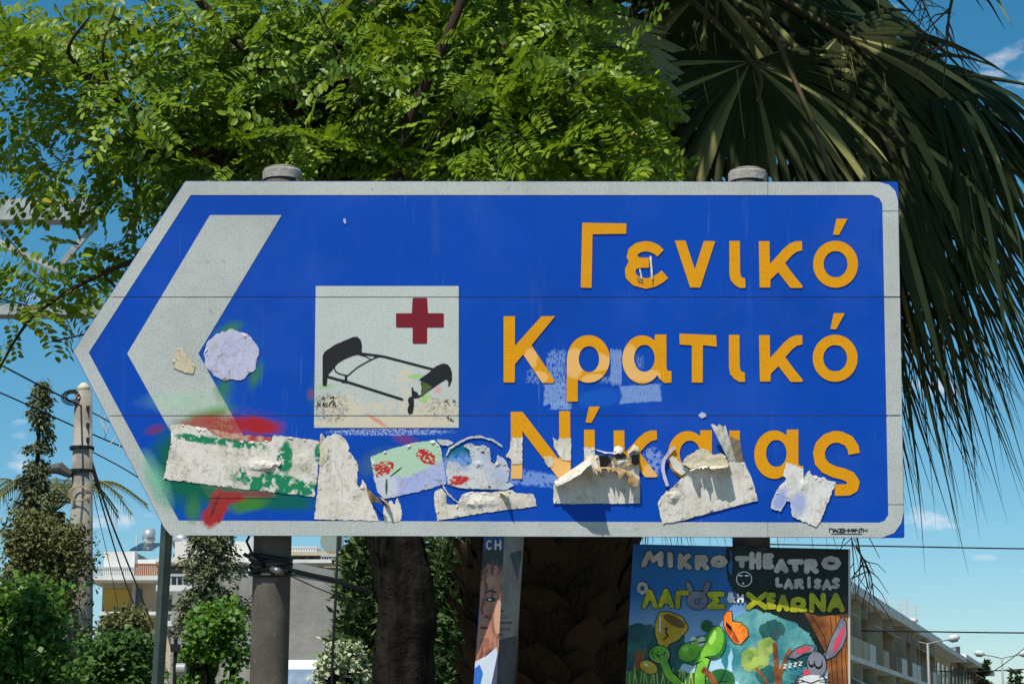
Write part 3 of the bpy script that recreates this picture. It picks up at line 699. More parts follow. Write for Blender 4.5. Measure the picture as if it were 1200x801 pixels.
# slim green post
m_green = Mat('green_paint_metal', '2E3A36', .5, .4).var('3E4A42', 10).bump(30, .001).m
a = U(199, 560, 6.9); b = U(185, 801, 6.9); d = a-b; base = b + d*(-b.z/d.z)
e = thing('slim_post', 'thin dark green metal post under the pointed end of the sign', 'post', (base.x, base.y, 0))
MB().tube([base, base+(a-base)*.5, a], .020, 4).build('tube', m_green, e)
MB().tube([base, base+Vector((0, 0, .03))], .05, 12).build('base_plate', m_green, e)

# ================================================================== THEATRE POSTER (bent board in front of the right post)
def gap(px):
    if px < 862: g = .085 + (862-px)*.00200
    else: g = .085 + (px-862)*.00022
    k = 6.
    if abs(px-862) < k: u = (px-862+k)/(2*k); gl = .085+k*.002; gr = .085+k*.00022; g = gl*(1-u)+gr*u
    return g
def onpost(px, py, off=0.): return U(px, py, YS + gap(px) - off)
pc = onpost(880, 801)
P = thing('theatre_poster', 'bent colourful theatre poster with a green tortoise, trophy and sleepy rabbit under the sign', 'poster', (pc.x, YS+.085, 0))
LAY = [0]
def art(name, f, bb, mat, lay, st=.8, grid=8, tol=.12):
    return shape(name, s_and(f, fpo), bb, .0006*lay, .0004, mat, P, st=st, tol=tol, grid=grid, place=onpost)
fpo = s_poly([(742, 637), (995, 643), (995.5, 860), (730, 860)])
def pm(name, col, col2=None, sc=12, lo=.4, hi=.6, rough=.45):
    M = Mat(name, col, rough, .35)
    if col2: M.var(col2, sc, lo, hi)
    M.var('8C8C88', 9, .55, .85, .35).bump(7, .006, 3)
    return M
Mbg = pm('poster_blue', '2068A8')
sep = Mbg.n('ShaderNodeSeparateXYZ'); Mbg.L(Mbg.co(), sep.inputs[0])
zt, zb = onpost(862, 690).z, onpost(862, 800).z
Mbg.mix('BFE4F2', Mbg.ramp(sep.outputs[2], zb, zt, 1, 0)); m_bg = Mbg.m
m_edge = Mat('poster_board', 'CFCBC0', .8).m
shape('board', fpo, (728, 634, 998, 862), 0, .006, m_bg, P, st=2, grid=8, place=onpost)
MB().tube([onpost(995.3, 643, .002), onpost(995.6, 860, .002)], .003, 4).build('pale_edge', m_edge, P)
m_ink = Mat('poster_ink', '0B0D0E', .45, .35).m
m_teal = pm('print_teal', '2D7E86', '74B3AE', 10).m; m_teald = pm('print_dark_teal', '1D4A4E', '2D6A62', 20).m
m_lf = pm('print_leaf', '7FA048', 'B7C46A', 20).m; m_br = pm('print_brown', '6E3D1E', 'A0602C', 30, .4, .6).m
M_tr = pm('print_trunk', '5C3216', 'B06A30', 6); m_tr = M_tr.m
m_dkf = pm('print_night', '0B120E', '16221A', 20).m
def jag(f, amt, sc, seed): return s_torn(f, amt, sc, seed, 2)
art('print_bush', jag(s_ell(905, 760, 62, 50), 2.5, 5, 1), (836, 705, 972, 812), m_teal, 1)
art('print_bush', jag(s_ell(752, 760, 40, 30), 3, 6, 2), (728, 722, 800, 801), m_teald, 1)
art('print_bush', jag(s_ell(790, 760, 14, 26), 3, 5, 9), (770, 726, 812, 795), m_teald, 1.2)
art('print_night', jag(s_poly([(853, 630), (1000, 630), (1000, 750), (975, 748), (962, 775), (957, 757), (948, 741), (930, 728), (905, 719), (880, 712), (868, 701), (858, 690), (852, 672), (849, 655)]), 2.2, 2.6, 3), (844, 634, 998, 780), m_dkf, 2)
art('print_trunk', s_poly([(942, 716), (960, 722), (995, 718), (996, 860), (970, 860), (970, 790), (968, 765), (956, 742)]), (938, 712, 998, 862), m_tr, 3)
art('print_bush', jag(s_or(s_ell(884, 772, 17, 14), s_ell(899, 757, 11, 10)), 2.5, 4, 4), (862, 742, 914, 792), m_lf, 2)
art('print_small_trunk', s_or(s_stroke([(908, 752), (911, 801), (910, 850)], 6), s_stroke([(926, 760), (914, 790), (914, 830)], 5), s_stroke([(886, 782), (900, 800)], 3)), (880, 748, 932, 852), m_br, 3)
art('print_grass', jag(s_ell(770, 800, 60, 16), 3, 4, 6), (728, 780, 836, 822), pm('print_grass', '4A7A34', '2A5A2A', 25).m, 2)
art('print_small_trunk', s_or(s_stroke([(748, 762), (745, 801)], 7), s_stroke([(757, 758), (748, 785)], 3)), (736, 752, 764, 803), m_br, 1.6)
GL = {'M': [[(0,1),(.15,0),(.5,.6),(.85,0),(1,1)]], 'I': [[(.5,.35),(.5,1)],[(.5,0),(.5,.05)]], 'K': [[(.1,0),(.1,1)],[(.9,0),(.15,.5),(.95,1)]], 'R': [[(.1,1),(.1,.05),(.75,.05),(.85,.3),(.65,.5),(.1,.5)],[(.4,.5),(.95,1)]],
      'O': [[(.5,0),(.15,.15),(.02,.5),(.15,.85),(.5,1),(.85,.85),(.98,.5),(.85,.15),(.5,0)]], 'T': [[(0,.08),(1,.08)],[(.5,.08),(.5,1)]], 'H': [[(.08,0),(.08,1)],[(.92,0),(.92,1)],[(.08,.5),(.92,.5)]],
      'E': [[(.9,.05),(.1,.05),(.1,.95),(.95,.95)],[(.1,.5),(.75,.5)]], 'A': [[(0,1),(.5,0),(1,1)],[(.22,.68),(.78,.68)]], 'L': [[(.1,0),(.1,.95),(.95,.95)]], 'S': [[(.9,.1),(.4,0),(.1,.25),(.5,.5),(.9,.75),(.55,1),(.05,.9)]],
      'V': [[(0,1),(.5,0),(1,1)]], 'G': [[(.12,1),(.12,.08),(.95,.08)]], 'Y': [[(.95,.05),(.1,.05),(.6,.5),(.1,.95),(1,.95)]], 'X': [[(0,0),(1,1)],[(1,0),(0,1)]],
      'W': [[(0,.98),(.32,.98),(.32,.8),(.08,.55),(.12,.2),(.5,.02),(.88,.2),(.92,.55),(.68,.8),(.68,.98),(1,.98)]], 'N': [[(.08,1),(.08,0),(.92,1),(.92,0)]],
      '&': [[(1,1),(.25,.35),(.3,.05),(.65,.05),(.65,.35),(.1,.65),(.2,.98),(.6,.95),(.95,.55)]], 'C': [[(.9,.15),(.5,0),(.1,.25),(.1,.75),(.5,1),(.9,.85)]]}
def glyph(ch, x0, y0, x1, y1, w, slant=0):
    return s_or(*[s_stroke([(x0+(x1-x0)*a+slant*(.5-b), y0+(y1-y0)*b) for a, b in q], w, flat=False) for q in GL[ch]])
m_lt = pm('print_light_letters', 'C9C2B8', 'AAA49A', 20).m; m_yl = pm('print_yellow_letters', 'C2BE1C', '9A9A14', 18).m; m_gr = pm('print_grey', '85838E', '6E6C78', 16).m; m_wh = pm('print_white', 'E4E4DE').m
def word(items, w, mat, ow, flatname='print_letter'):
    for ch, x0, y0, x1, y1, sl in items:
        g = glyph(ch, x0+w/2, y0+w/2, x1-w/2, y1-w/2, w, sl); bb = (x0-4, y0-4, x1+4, y1+4)
        if ow: art('print_outline', s_grow(g, ow), bb, m_ink, 4, st=.6)
        art(flatname, jag(g, .5, 3, int(x0)), bb, mat, 5, st=.5, tol=.08)
word([('M',753,645,779,664,3),('I',780,646,791,665,0),('K',793,648,811,667,0),('R',813,649,832,668,0),('O',832,650,853,665,0),
      ('T',861,650,878,665,0),('H',877,646,893,667,0),('E',893,647,908,667,0),('A',907,654,924,671,0),('T',922,654,942,670,0),('R',941,654,960,672,0),('O',962,651,986,668,0)], 6.4, m_lt, .8)
word([('L',908,676,918,688,0),('A',918,677,930,690,0),('R',930,677,943,690,0),('I',944,675,952,689,0),('S',953,677,963,690,0),('A',963,678,975,691,0),('S',974,676,985,690,0)], 4.2, m_lt, .4)
word([('O',746,681,760,696,0)], 4, m_lt, .7)
word([('V',752,690,771,713,0),('A',771,689,790,712,0),('G',790,690,808,713,0),('Y',827,692,850,714,0)], 6, m_yl, .8)
word([('X',874,693,900,714,0),('E',898,693,910,714,0),('V',910,696,925,716,0),('W',925,698,946,717,0),('N',947,694,969,717,0),('A',969,694,990,717,0)], 6, m_yl, .6)
word([('&',851,693,862,706,0),('H',863,695,872,706,0)], 2.6, m_wh, .5)
rb = s_or(s_sub(s_ell(817, 703, 12, 11), s_ell(817, 704, 3.6, 3.6)), s_ell(808, 688, 3.2, 8, -22), s_ell(828, 688, 3.2, 8, 22))
art('print_outline', s_grow(rb, .8), (800, 676, 836, 718), m_ink, 4, st=.6); art('print_rabbit_letter', rb, (800, 676, 836, 718), m_gr, 5, st=.6)
art('print_badge', s_sub(s_or(s_ell(872, 678, 9.4, 9)), s_ell(872, 678, 8.4, 8)), (860, 667, 884, 690), m_wh, 5, st=.4, tol=.05)
art('print_badge', s_or(s_ell(868, 674, 2.5, 1), s_ell(875, 674, 2.5, 1), s_ell(871, 683, 1.2, 1.2)), (860, 667, 884, 690), m_wh, 5, st=.4, tol=.05)
# trophy
tro = s_or(s_poly([(773, 717), (783, 716), (800, 723), (806, 734), (805, 738), (795, 749), (784, 754), (780, 762), (773, 757), (768, 742), (768, 728)]), s_stroke([(778, 752), (768, 770)], 5), s_ell(760, 781, 11, 7, 25))
m_gold = pm('print_gold', 'B08A1C', 'D8B030', 14).m; m_tg = pm('print_green', '5FA32C', '8ACB3C', 10).m; m_tg2 = pm('print_dark_green', '2F7A34', '1F5A2A', 14).m; m_or = pm('print_orange', 'F06A12', 'F79A2C', 14).m; m_pk = pm('print_pink', 'D84A5C').m
art('print_outline', s_grow(tro, .9), (745, 710, 812, 795), m_ink, 4, st=.6); art('print_trophy', tro, (745, 710, 812, 795), m_gold, 5, st=.6)
art('print_trophy_inside', s_ell(790, 727, 14, 5.5, 28), (773, 715, 806, 741), pm('print_gold_dark', '6E5210').m, 6, st=.5)
art('print_outline', s_or(s_stroke([(778, 737), (782, 735), (780, 741), (783, 744), (777, 749)], 1.6)), (774, 732, 788, 752), m_ink, 6, st=.4)
# tortoise
tor = s_or(s_ell(838, 752, 12, 19, 12), s_ell(808, 765, 13, 12), s_ell(824, 757, 14, 12), s_stroke([(826, 770), (820, 790), (820, 830)], 12), s_stroke([(776, 770), (784, 790), (800, 805)], 9), s_ell(773, 766, 12, 10))
art('print_outline', s_grow(tor, .9), (755, 728, 856, 836), m_ink, 6.6, st=.6); art('print_tortoise', tor, (755, 728, 856, 836), m_tg, 7.4, st=.6)
art('print_tortoise_tuft', s_ell(828, 733, 7, 7), (818, 724, 838, 742), m_tg2, 7.8, st=.6)
art('print_tortoise_shell', s_ell(845, 795, 16, 12), (826, 780, 864, 810), m_tg2, 7.0, st=.6)
art('print_eye', s_or(s_ell(812, 749, 3, 4.5, 20), s_ell(822, 751, 4, 6, 20)), (806, 742, 830, 760), m_wh, 8.2, st=.4)
art('print_outline', s_or(s_stroke([(808, 752), (815, 750)], 1.6), s_stroke([(818, 753), (827, 751)], 1.8), s_stroke([(804, 776), (812, 779), (822, 774)], .9), s_stroke([(764, 764), (772, 768), (780, 764)], .9)), (760, 745, 830, 782), m_ink, 8.8, st=.4)
art('print_scarf', s_stroke([(823, 783), (832, 790), (838, 801)], 7), (816, 776, 846, 806), m_br, 8.6, st=.6)
capf = s_poly([(848, 722), (852, 716), (857, 716), (858, 728), (868, 729), (876, 736), (877, 744), (868, 754), (861, 753), (853, 742), (848, 732)])
art('print_outline', s_grow(capf, .9), (842, 712, 880, 757), m_ink, 4, st=.6); art('print_cap', capf, (842, 712, 880, 757), m_or, 5, st=.6)
art('print_outline', s_stroke([(851, 730), (858, 738), (866, 752)], 1), (848, 728, 868, 754), m_ink, 6, st=.4)
m_tg3 = pm('print_light_green', 'A6DC5A').m
art('print_highlight', s_ell(835, 746, 4, 9, 15), (796, 732, 846, 804), m_tg3, 8, st=.5)
art('print_highlight', s_ell(803, 760, 4, 3), (796, 752, 812, 768), m_tg3, 8, st=.5)
art('print_shade', s_sub(s_ell(808, 767, 13, 11), s_ell(806, 763, 13, 11)), (794, 754, 824, 782), m_tg2, 7.9, st=.5)
art('print_shade', s_sub(s_ell(839, 753, 12, 18, 12), s_ell(836, 750, 12, 18, 12)), (824, 732, 856, 776), m_tg2, 7.9, st=.5)
art('print_shell_lines', s_or(s_stroke([(832, 790), (840, 800)], .9), s_stroke([(850, 786), (843, 800)], .9), s_stroke([(830, 800), (858, 797)], .9)), (826, 782, 862, 803), m_ink, 7.6, st=.4)
art('print_knuckles', s_or(s_stroke([(766, 760), (763, 765), (767, 771)], .9), s_stroke([(772, 762), (770, 768), (774, 772)], .9), s_stroke([(779, 763), (778, 769)], .9)), (758, 756, 784, 776), m_ink, 8.2, st=.35, tol=.05)
art('print_highlight', s_or(s_stroke([(774, 722), (773, 740)], 1.8), s_ell(757, 778, 3, 1.6, 25)), (750, 718, 780, 784), m_wh, 7, st=.4)
art('print_cap_shade', s_poly([(850, 732), (856, 738), (866, 752), (862, 752), (854, 742)]), (846, 728, 870, 756), pm('print_dark_orange', 'C2410C').m, 5.5, st=.5)
art('print_bark_lines', s_or(*[s_stroke([(x, 722), (x+2, 745), (x+1, 770), (x+3, 801)], .9) for x in (973, 979, 985, 990)], s_stroke([(950, 719), (966, 745), (970, 765)], 1)), (944, 716, 996, 803), pm('print_bark_dark', '3A1E0E').m, 3.6, st=.5)
for j, (bx, by, bw) in enumerate(((876, 766, 7), (889, 774, 8), (897, 752, 6), (882, 779, 6))): art('print_leaf_clump', jag(s_ell(bx, by, bw, bw*.7), 1.5, 2.5, j), (bx-12, by-10, bx+12, by+10), pm('print_leaf_light', 'B9CF62').m if j % 2 else m_lf, 2.5+j*.1, st=.6)
for j, (bx, by, bw) in enumerate(((880, 730, 14), (905, 738, 15), (925, 752, 13), (938, 772, 12), (862, 752, 10), (900, 790, 14), (930, 792, 10))): art('print_leaf_clump', jag(s_ell(bx, by, bw, bw*.8), 2.2, 3, j+10), (bx-20, by-18, bx+20, by+18), m_teald if j % 2 else m_teal, 1.2+j*.1, st=.7)
art('print_grass', s_or(*[s_stroke([(738+j*4.1, 801), (738+j*4.1+math.sin(j*2.3)*3, 786-(j*7 % 5))], 1.3, False) for j in range(22)]), (732, 778, 832, 803), m_lf, 2.6, st=.5)
art('print_whiskers', s_or(*[s_stroke([(940+dx, 793+dy), (926+dx*.5, 790+dy*2)], .6, False) for dx, dy in ((0, 0), (1, 3), (2, 5))], *[s_stroke([(960, 793+d), (974, 789+d*2)], .6, False) for d in (0, 3, 5)]), (920, 784, 980, 806), m_ink, 8.6, st=.35, tol=.05)
# rabbit
ear = s_poly([(967, 768), (974, 748), (982, 732), (986, 723), (991, 728), (992, 742), (988, 756), (978, 768), (969, 772)])
rab = s_or(ear, s_poly([(923, 770), (932, 760), (944, 755), (955, 757), (953, 763), (942, 765), (932, 771)]), s_ell(957, 778, 11, 15, -8), s_torn(s_ell(950, 798, 18, 9), 2, 4, 3))
art('print_outline', s_grow(rab, .9), (918, 718, 996, 815), m_ink, 5, st=.6); art('print_rabbit', rab, (918, 718, 996, 815), m_gr, 6, st=.6)
art('print_rabbit_ear', s_ell(983, 749, 3.4, 16, 24), (966, 730, 998, 768), m_pk, 7, st=.5); art('print_rabbit_ear', s_ell(941, 761, 9, 3.2, -18), (928, 754, 954, 768), m_pk, 7, st=.5)
art('print_rabbit_muzzle', s_torn(s_ell(951, 799, 16, 9), 2, 4, 8), (928, 784, 976, 812), m_wh, 7, st=.6)
art('print_rabbit_nose', s_ell(945, 787, 4, 3.6), (939, 782, 951, 792), m_pk, 8, st=.5)
art('print_outline', s_or(s_sub(s_ell(951, 775, 4, 6), s_ell(951, 773, 3.4, 5.6)), s_sub(s_ell(959, 776, 5, 7), s_ell(959, 774, 4.2, 6.6)), s_stroke([(940, 797), (951, 800), (960, 796)], 1.2)), (938, 766, 968, 804), m_ink, 8, st=.35, tol=.05)
art('print_letter', s_or(*[s_stroke([(x, 778-i), (x+4, 778-i), (x, 782-i), (x+4, 782-i)], 1) for i, x in enumerate((918, 924, 930, 936))]), (916, 772, 942, 785), m_wh, 8, st=.35, tol=.05)

# ================================================================== FOLDED ELECTION POSTER
def foldY(px, py):
    fx = 591 + (582-591)*(py-630)/171; lx = 567 + (555-567)*(py-630)/171; rx = 614 + (603-614)*(py-630)/171
    if px < fx: return YS + .075 + .10*(fx-px)/(fx-lx)
    return YS + .075 + .12*(px-fx)/(rx-fx)
def onfold(px, py, off=0.): return U(px, py, foldY(px, py) - off)
fc = onfold(590, 801)
P2 = thing('folded_poster', 'narrow folded portrait poster hanging under the middle of the sign', 'poster', (fc.x, YS+.08, 0))
def ln(x0, x1): return lambda y: x0+(x1-x0)*(y-630)/171
Lx, Fx, Rx = ln(567, 555), ln(591, 582), ln(614, 603)
y0, y1 = 600, 860
fl = s_poly([(Lx(y0), y0), (Fx(y0), y0), (Fx(y1), y1), (Lx(y1), y1)]); frr = s_poly([(Fx(y0)+.01, y0), (Rx(y0), y0), (Rx(y1), y1), (Fx(y1)+.01, y1)])
def a2(name, f, bb, mat, lay, clip, st=.8, grid=7): return shape(name, s_and(f, clip), bb, .0006*lay, .0004, mat, P2, st=st, grid=grid, place=onfold)
Msk = pm('print_skin', 'B47A60'); Msk.var('5A2C26', 26, .46, .62, .9, sc=(1.6, 1, .5)); m_skin = Msk.m
a2('left_face', fl, (546, 598, 600, 862), pm('print_blue', '1E4CA0', '163A80', 10).m, 0, fl)
a2('right_face', frr, (572, 598, 622, 862), pm('print_warm_grey', '8A8078', '746B64', 8).m, 0, frr)
a2('print_hair', s_torn(s_ell(580, 660, 22, 18), 2, 5, 3), (550, 640, 600, 690), pm('print_hair', '1C2422').m, 1, fl)
a2('print_portrait', s_torn(s_poly([(562, 672), (572, 660), (588, 664), (595, 680), (592, 740), (585, 765), (555, 785), (560, 745), (563, 700)]), 1, 5, 4), (550, 655, 600, 790), m_skin, 2, fl)
a2('print_hair', s_torn(s_or(*[s_stroke([(x, 655), (x+2, 668+d), (x-1, 674+d)], 1.6) for x, d in ((564, 6), (569, -2), (577, -6), (583, 0), (588, 12))]), 2, 3, 2), (556, 650, 600, 715), pm('print_hair_strands', '5C3A2A').m, 3, fl)
a2('print_brow', s_or(s_stroke([(568, 694), (575, 691), (582, 694)], 2.2), s_ell(575, 702, 6, 2.6)), (560, 686, 590, 708), pm('print_brow', '2A1A14').m, 3, fl)
a2('print_eye', s_ell(574, 702, 2, 1.2), (568, 698, 580, 706), m_wh, 4, fl, st=.4)
a2('print_mouth', s_or(s_ell(567, 735, 5, 2), s_ell(570, 722, 3, 2)), (558, 716, 578, 740), pm('print_mouth', '6E2A2A').m, 3, fl)
a2('print_cheek', s_torn(s_ell(584, 722, 5, 20), 2, 4, 6), (574, 696, 596, 748), pm('print_light_skin', 'C99678').m, 2.5, fl)
a2('print_forehead', s_torn(s_ell(575, 680, 6, 6), 2, 3, 7), (564, 670, 588, 690), pm('print_light_skin', 'C08C70').m, 2.5, fl)
a2('print_nose', s_torn(s_stroke([(567, 700), (564, 714), (566, 720)], 2.2), .8, 2, 7), (558, 696, 574, 726), pm('print_nose_shade', '6A382C').m, 3, fl, st=.5)
a2('print_chin', s_torn(s_ell(568, 752, 6, 5), 2, 3, 9), (558, 744, 580, 760), pm('print_chin_tone', '9A5E48').m, 2.5, fl)
a2('print_collar', s_poly([(556, 775), (570, 768), (582, 758), (586, 790), (575, 860), (545, 860)]), (545, 752, 592, 862), pm('print_collar', 'C8D2E0').m, 3, fl)
a2('print_tie', s_poly([(553, 785), (562, 778), (566, 788), (560, 815), (548, 860), (544, 860)]), (540, 774, 570, 862), pm('print_tie', '2E6AC0').m, 4, fl)
a2('print_suit', s_poly([(583, 765), (590, 750), (590, 860), (566, 860), (574, 810)]), (560, 746, 594, 862), pm('print_suit', '4A4860').m, 4, fl)
for ch, x0, x1 in (('C', 569, 577), ('H', 579, 588)):
    a2('print_letter', glyph(ch, x0+1, 633, x1-1, 643, 2.1), (x0-2, 629, x1+2, 647), m_wh, 3, fl, st=.4)
m_navy = pm('print_navy', '1A1A2E').m
a2('print_dark_shape', s_poly([(597, 648), (612, 644), (607, 680)]), (594, 640, 616, 684), m_navy, 1, frr)
a2('print_dark_shape', s_poly([(580, 750), (606, 744), (600, 860), (574, 860)]), (570, 740, 612, 862), m_navy, 1, frr)
tl = []
for r_, (xa, xb) in enumerate(((587, 590), (586, 594), (585, 601), (585, 598), (585, 588))):
    yy = 714 + r_*7; xx = xa
    while xx < xb: tl.append(s_stroke([(xx, yy), (xx, yy+2.6), (xx+1.4, yy+(r_ % 2)*2.6)], .8)); xx += 2.4
a2('print_letter', s_or(*tl), (582, 710, 604, 748), m_ink, 2, frr, st=.35)
m_wood = Mat('weathered_wood', '6E4A2E', .8).var('3E2818', 8, sc=(20, 20, 1)).m
wt_, wb_ = U(611, 560, YS+.20), U(603, 801, YS+.20); d = wt_-wb_; wbase = wb_ + d*(-wb_.z/d.z)
MB().obox(wbase + Vector((-.018, 0, 0)), Vector((.026, 0, 0)), Vector((0, .02, 0)), wt_-wbase).build('wooden_stake', m_wood, P2)

# ================================================================== VEGETATION TOOLKIT
def npmesh(name, V, Fq, mat, parent, off, smooth=False, kind=None):
    """V (n,3) world coords, Fq (m,k) faces"""
    me = bpy.data.meshes.new(name); V = V - np.array(off)
    n, m, k = len(V), len(Fq), Fq.shape[1]
    me.vertices.add(n); me.vertices.foreach_set('co', V.astype(np.float32).ravel())
    me.loops.add(m*k); me.loops.foreach_set('vertex_index', Fq.astype(np.int32).ravel())
    me.polygons.add(m); me.polygons.foreach_set('loop_start', np.arange(0, m*k, k, dtype=np.int32))
    me.update(calc_edges=True)
    if smooth: me.shade_smooth()
    o = mkobj(name, me, mat, parent)
    if kind: o['kind'] = kind
    return o
def frames(d, up):
    """rows: matrices with X = direction d, Z near up"""
    d = d/np.linalg.norm(d, axis=1, keepdims=True)
    y = np.cross(up, d); y /= np.linalg.norm(y, axis=1, keepdims=True)+1e-9
    z = np.cross(d, y)
    return np.stack([d, y, z], axis=2)
def scatter(TV, TF, pos, M, sc):
    n = len(pos); V = np.einsum('nij,kj->nki', M, TV)*sc[:, None, None] + pos[:, None, :]
    Fq = TF[None, :, :] + (np.arange(n)*len(TV))[:, None, None]
    return V.reshape(-1, 3), Fq.reshape(-1, TF.shape[1])
def compound_leaf(seed, pairs=8, L=.24, ll=.043, lw=.0105):
    r = np.random.RandomState(seed); V = []; Fq = []
    droop = r.uniform(.15, .5)
    def pos(t): return np.array([L*t*(1-.12*t), 0, -droop*L*t*t*.8])
    for i in range(5):       # rachis as a flat-ish 3-sided strip
        p = pos(i/4.); w = .0011*(1-.6*i/4)
        V += [p+[0, w, 0], p+[0, -w, 0]]
    for i in range(4): a = 2*i; Fq.append((a, a+1, a+3, a+2))
    for i in range(pairs+1):
        t = .22+.78*i/pairs; p = pos(t)
        for s in ((-1, 1) if i < pairs else (0,)):
            if r.rand() < .04: continue
            ang = s*R(r.uniform(58, 78)) if s else 0
            l = ll*r.uniform(.85, 1.1)*(1-.25*abs(t-.55)); w = lw*r.uniform(.9, 1.15)
            d = np.array([math.cos(ang), math.sin(ang), r.uniform(-.35, .15)]); d /= np.linalg.norm(d)
            side = np.cross([0, 0, 1], d); side /= np.linalg.norm(side); up = np.cross(d, side)
            tw = r.uniform(-.35, .35); side = side*math.cos(tw)+up*math.sin(tw); up = np.cross(d, side)
            b = len(V); o = p + d*.003
            for (u, v) in ((0, 0), (.28, .9), (.68, 1), (1, 0), (.68, -1), (.28, -.9)):
                V.append(o + d*l*u + side*w*v + up*(abs(v)*w*.28 - .06*l*u*u))
            Fq += [(b, b+1, b+2, b+3), (b, b+3, b+4, b+5)]
    return np.array(V), np.array(Fq)
LEAVES = [compound_leaf(s) for s in range(6)]
def curve_pts(P, n=14):
    P = [Vector(p) for p in P]; out = []
    for i in range(len(P)-1):
        p0 = P[max(i-1, 0)]; p1 = P[i]; p2 = P[i+1]; p3 = P[min(i+2, len(P)-1)]
        for k in range(n):
            t = k/n
            out.append(.5*((2*p1)+(p2-p0)*t+(2*p0-5*p1+4*p2-p3)*t*t+(3*p1-p0-3*p2+p3)*t**3))
    out.append(P[-1]); return out
def taper(n, a, b): return [a+(b-a)*i/(n-1) for i in range(n)]

# ================================================================== LOCUST TREE (robinia)
m_rleaf = Mat('locust_leaf', (.29, .375, .018), .42, .3).island((.05, .12, .010), 1).var((.12, .25, .05), 1.7, .45, .65, .7).island((.5, .40, .04), 1, .985, .99).translucent((.24, .36, .015), .33)
Ml = m_rleaf; Ml.var((.17, .22, .03), 3.5, .5, .7, .6); m_rleaf = Ml.m
# sheen: keep slightly glossy
m_bark = Mat('locust_bark', (.022, .018, .014), .95, .05).var((.008, .007, .006), 18, .4, .6, 1, sc=(1, 1, .2)).bump(22, .02, 5).m
m_twig = Mat('twig', (.045, .028, .02), .9, .1).m
YR = 7.9
tb = U(478, 801, YR+.2); tbase = Vector((tb.x+.05, tb.y, 0))
RT = thing('locust_tree', 'leafy green locust tree with feathery leaves and curved dark trunk behind the sign', 'tree', tuple(tbase))
tp = curve_pts([tbase, Vector((tb.x+.01, tb.y, 1.0)), U(473, 797, YR+.2), U(478, 723, YR+.2), U(470, 667, YR+.2), U(459, 625, YR+.2), U(438, 560, YR+.2), U(415, 470, YR+.15), U(400, 250, YR), U(380, 60, YR)], 8)
n = len(tp)
tr_r = [.17]*12 + [.135]*(n-12); tr_r = [(.155 if i < 24 else .15-(i-24)*.0024) + .003*math.sin(i*1.1) for i in range(n)]
tr_r = [.126-.0006*i+.002*math.sin(i*.9) for i in range(n)]
tr = MB().tube(tp, tr_r, 22)
# bark ridges: push vertices in and out
for i, v in enumerate(tr.v): pass
ctr = [tp[i//22] for i in range(len(tr.v))]
tr.v = [ctr[i] + (Vector(v)-ctr[i])*(1+.05*math.sin((i % 22)*2.4+i//22*.12)+.03*rnd.uniform(-1, 1)) for i, v in enumerate(tr.v)]
tr.build('trunk', m_bark, RT, True)
def branch(P, r0, r1, name='branch', m=None):
    q = curve_pts(P, 8); MB().tube(q, taper(len(q), r0, r1), 8).build(name, m or m_twig, RT, True); return q
br = [branch([U(440, 420, YR), U(475, 165, YR-.25), U(508, 80, YR-.3), U(545, -10, YR-.3), U(575, -120, YR-.3)], .022, .016),
      branch([U(415, 380, YR), U(300, 220, YR), U(190, 150, YR-.1), U(110, 95, YR-.2), U(60, 65, YR-.2), U(-10, 35, YR-.2)], .03, .007),
      branch([U(420, 400, YR), U(560, 260, YR+.1), U(680, 160, YR), U(770, 110, YR)], .035, .006),
      branch([U(405, 280, YR), U(340, 120, YR), U(250, 20, YR), U(180, -60, YR)], .035, .01),
      branch([U(110, 95, YR-.2), U(80, 60, YR-.3), U(105, 20, YR-.4)], .010, .004),
      branch([U(300, 220, YR), U(200, 290, YR-.1), U(120, 320, YR-.1), U(40, 370, YR-.1), U(0, 430, YR-.1)], .014, .004),
      branch([U(120, 320, YR-.1), U(150, 360, YR-.1), U(120, 385, YR-.1), U(60, 400, YR-.1)], .006, .003),
      branch([U(130, 110, YR-.2), U(120, 60, YR-.3), U(135, 10, YR-.3)], .008, .003)]
# leaf sprays: (px, py, rx, ry, depth, half depth, count)
zones = [(330, 110, 260, 120, YR+.1, .45, 620), (560, 130, 190, 100, YR, .45, 560), (680, 160, 115, 62, YR-.1, .3, 230), (150, 90, 170, 100, YR, .35, 190),
         (60, 70, 110, 90, YR, .3, 110), (600, 40, 120, 60, YR+.1, .3, 170), (400, 0, 300, 60, YR+.3, .4, 330), (250, 190, 130, 60, YR+.1, .3, 180),
         (45, 335, 60, 36, YR, .2, 50), (8, 392, 18, 40, YR, .15, 14), (115, 322, 35, 32, YR, .15, 16), (30, 175, 60, 32, YR, .2, 40), (165, 225, 38, 45, YR, .2, 26), (760, 95, 25, 40, YR, .1, 8), (640, 100, 70, 50, YR-.2, .2, 60),
         (300, 290, 120, 60, YR+.2, .2, 60),
         (350, -100, 300, 50, YR+.8, .3, 110), (620, -90, 260, 80, YR+.7, .4, 300), (600, -200, 330, 80, YR+.8, .5, 330)]  # last row: unseen sprays above the frame, added to shade trunk and palm
LP, LD = [], []
